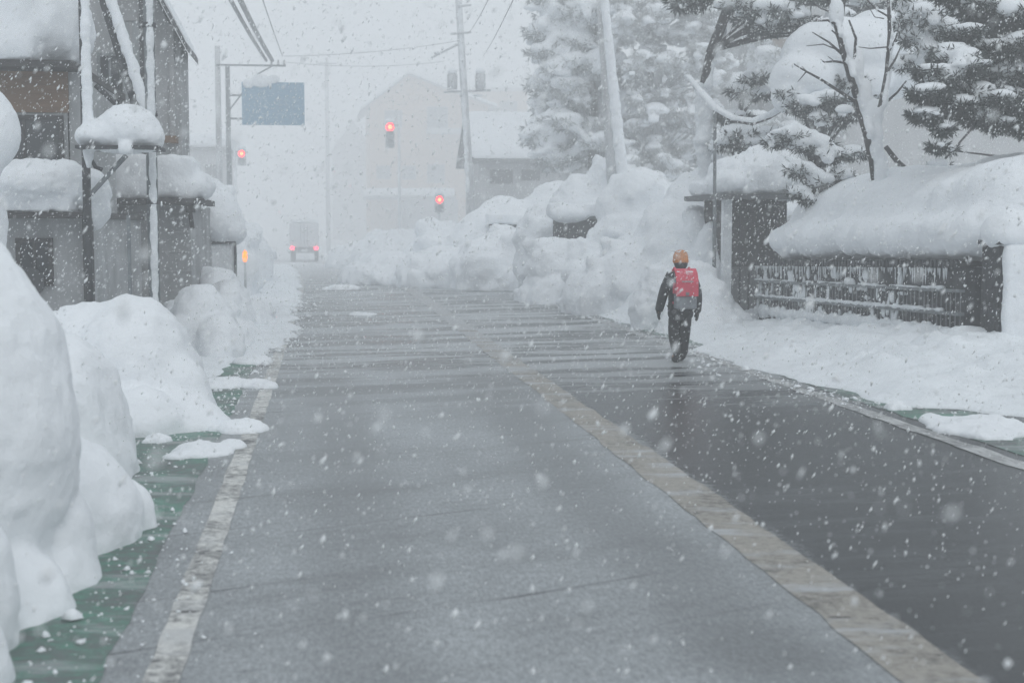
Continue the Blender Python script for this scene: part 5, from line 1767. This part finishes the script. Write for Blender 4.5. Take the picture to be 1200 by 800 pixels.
# ------------------------------------------------------------------ falling snow: real flakes through the air
def flakes(density, dmin, dmax, rmed, rsig, rmax, seed, shape_n):
    g_ = np.random.default_rng(seed)
    xa, xb, za, zb = -0.60, 0.72, -0.62, 0.46           # wider than the lens sees, so that a step aside still stands in snowfall
    vol = (xb - xa) * (zb - za) * (dmax ** 3 - dmin ** 3) / 3
    n = int(vol * density)
    d = (g_.uniform(dmin ** 3, dmax ** 3, n)) ** (1 / 3)
    x = g_.uniform(xa, xb, n) * d
    z = CAMH + g_.uniform(za, zb, n) * d
    ok = z > 0.03
    d, x, z = d[ok], x[ok], z[ok]
    n = len(d)
    r_ = np.minimum(rmed * np.exp(g_.normal(0, rsig, n)), rmax)
    r_ = np.where(d < 2.0, np.minimum(r_, 0.006), r_)
    gust = fbm(np.stack([x, d, z], -1), 1.6, 3, seed + 40)
    keep = gust + g_.uniform(-0.55, 0.55, n) > -0.12            # gusts: thicker and thinner veils
    d, x, z, r_ = d[keep], x[keep], z[keep], r_[keep]
    n = len(d)
    base = np.array([(1, 0, 0), (-1, 0, 0), (0, 1, 0), (0, -1, 0), (0, 0, 1), (0, 0, -1)], float)
    fb_ = np.array([(0, 2, 4), (2, 1, 4), (1, 3, 4), (3, 0, 4), (2, 0, 5), (1, 2, 5), (3, 1, 5), (0, 3, 5)])
    jit = 1 + g_.uniform(-0.35, 0.35, (n, 6, 1))
    loc = base[None] * jit * r_[:, None, None]
    loc[:, :, 2] *= g_.uniform(1.0, 2.3, (n, 1))
    loc[:, :, 0] += loc[:, :, 2] * g_.uniform(0.0, 0.7, (n, 1))       # drawn out along the wind
    c = np.stack([x, d, z], -1)
    v = (loc + c[:, None, :]).reshape(-1, 3)
    f = (fb_[None] + (np.arange(n) * 6)[:, None, None]).reshape(-1, 3)
    return v, f


FLK = bpy.data.materials.new('snowflake')
FLK.use_nodes = True
_b = FLK.node_tree.nodes['Principled BSDF']
_b.inputs['Base Color'].default_value = (0.95, 0.96, 0.97, 1)
_b.inputs['Roughness'].default_value = 0.9
_b.inputs['Specular IOR Level'].default_value = 0.1
_t = FLK.node_tree
_tr = _t.nodes.new('ShaderNodeBsdfTranslucent')
_tr.inputs['Color'].default_value = (0.97, 0.98, 0.98, 1)
_mx = _t.nodes.new('ShaderNodeMixShader')
_mx.inputs[0].default_value = 0.5
_t.links.new(_b.outputs[0], _mx.inputs[1])
_t.links.new(_tr.outputs[0], _mx.inputs[2])
_t.links.new(_mx.outputs[0], _t.nodes['Material Output'].inputs['Surface'])
va, fa = flakes(180, 1.25, 9.0, 0.0024, 0.62, 0.010, 1, 6)
vb, fb2 = flakes(130, 9.0, 19.0, 0.0034, 0.50, 0.0105, 2, 6)
vc, fc = flakes(8, 19.0, 42.0, 0.0058, 0.35, 0.012, 3, 6)
v_ = np.concatenate([va, vb, vc])
f_ = np.concatenate([fa, fb2 + len(va), fc + len(va) + len(vb)])
me = np_mesh('falling_snow', v_, f_)
fo = link('falling_snow', me, FLK, smooth=True)
tag(fo, 'dense white snowflakes falling through the air over the street', 'snowfall', kind='stuff')

# ------------------------------------------------------------------ the air: one box of even haze round everything
hz = MB().box(-175, 175, -16, 336, -4.0, 36.0).build('haze', None)
hm = bpy.data.materials.new('haze')
hm.use_nodes = True
t = hm.node_tree
t.nodes.remove(t.nodes['Principled BSDF'])
pv = t.nodes.new('ShaderNodeVolumePrincipled')
pv.inputs['Color'].default_value = (0.992, 0.997, 1.0, 1)
pv.inputs['Density'].default_value = 0.0108
pv.inputs['Anisotropy'].default_value = 0.0
t.links.new(pv.outputs[0], t.nodes['Material Output'].inputs['Volume'])
hz.data.materials.append(hm)
tag(hz, 'pale snowy haze filling the street air', 'haze', kind='stuff')
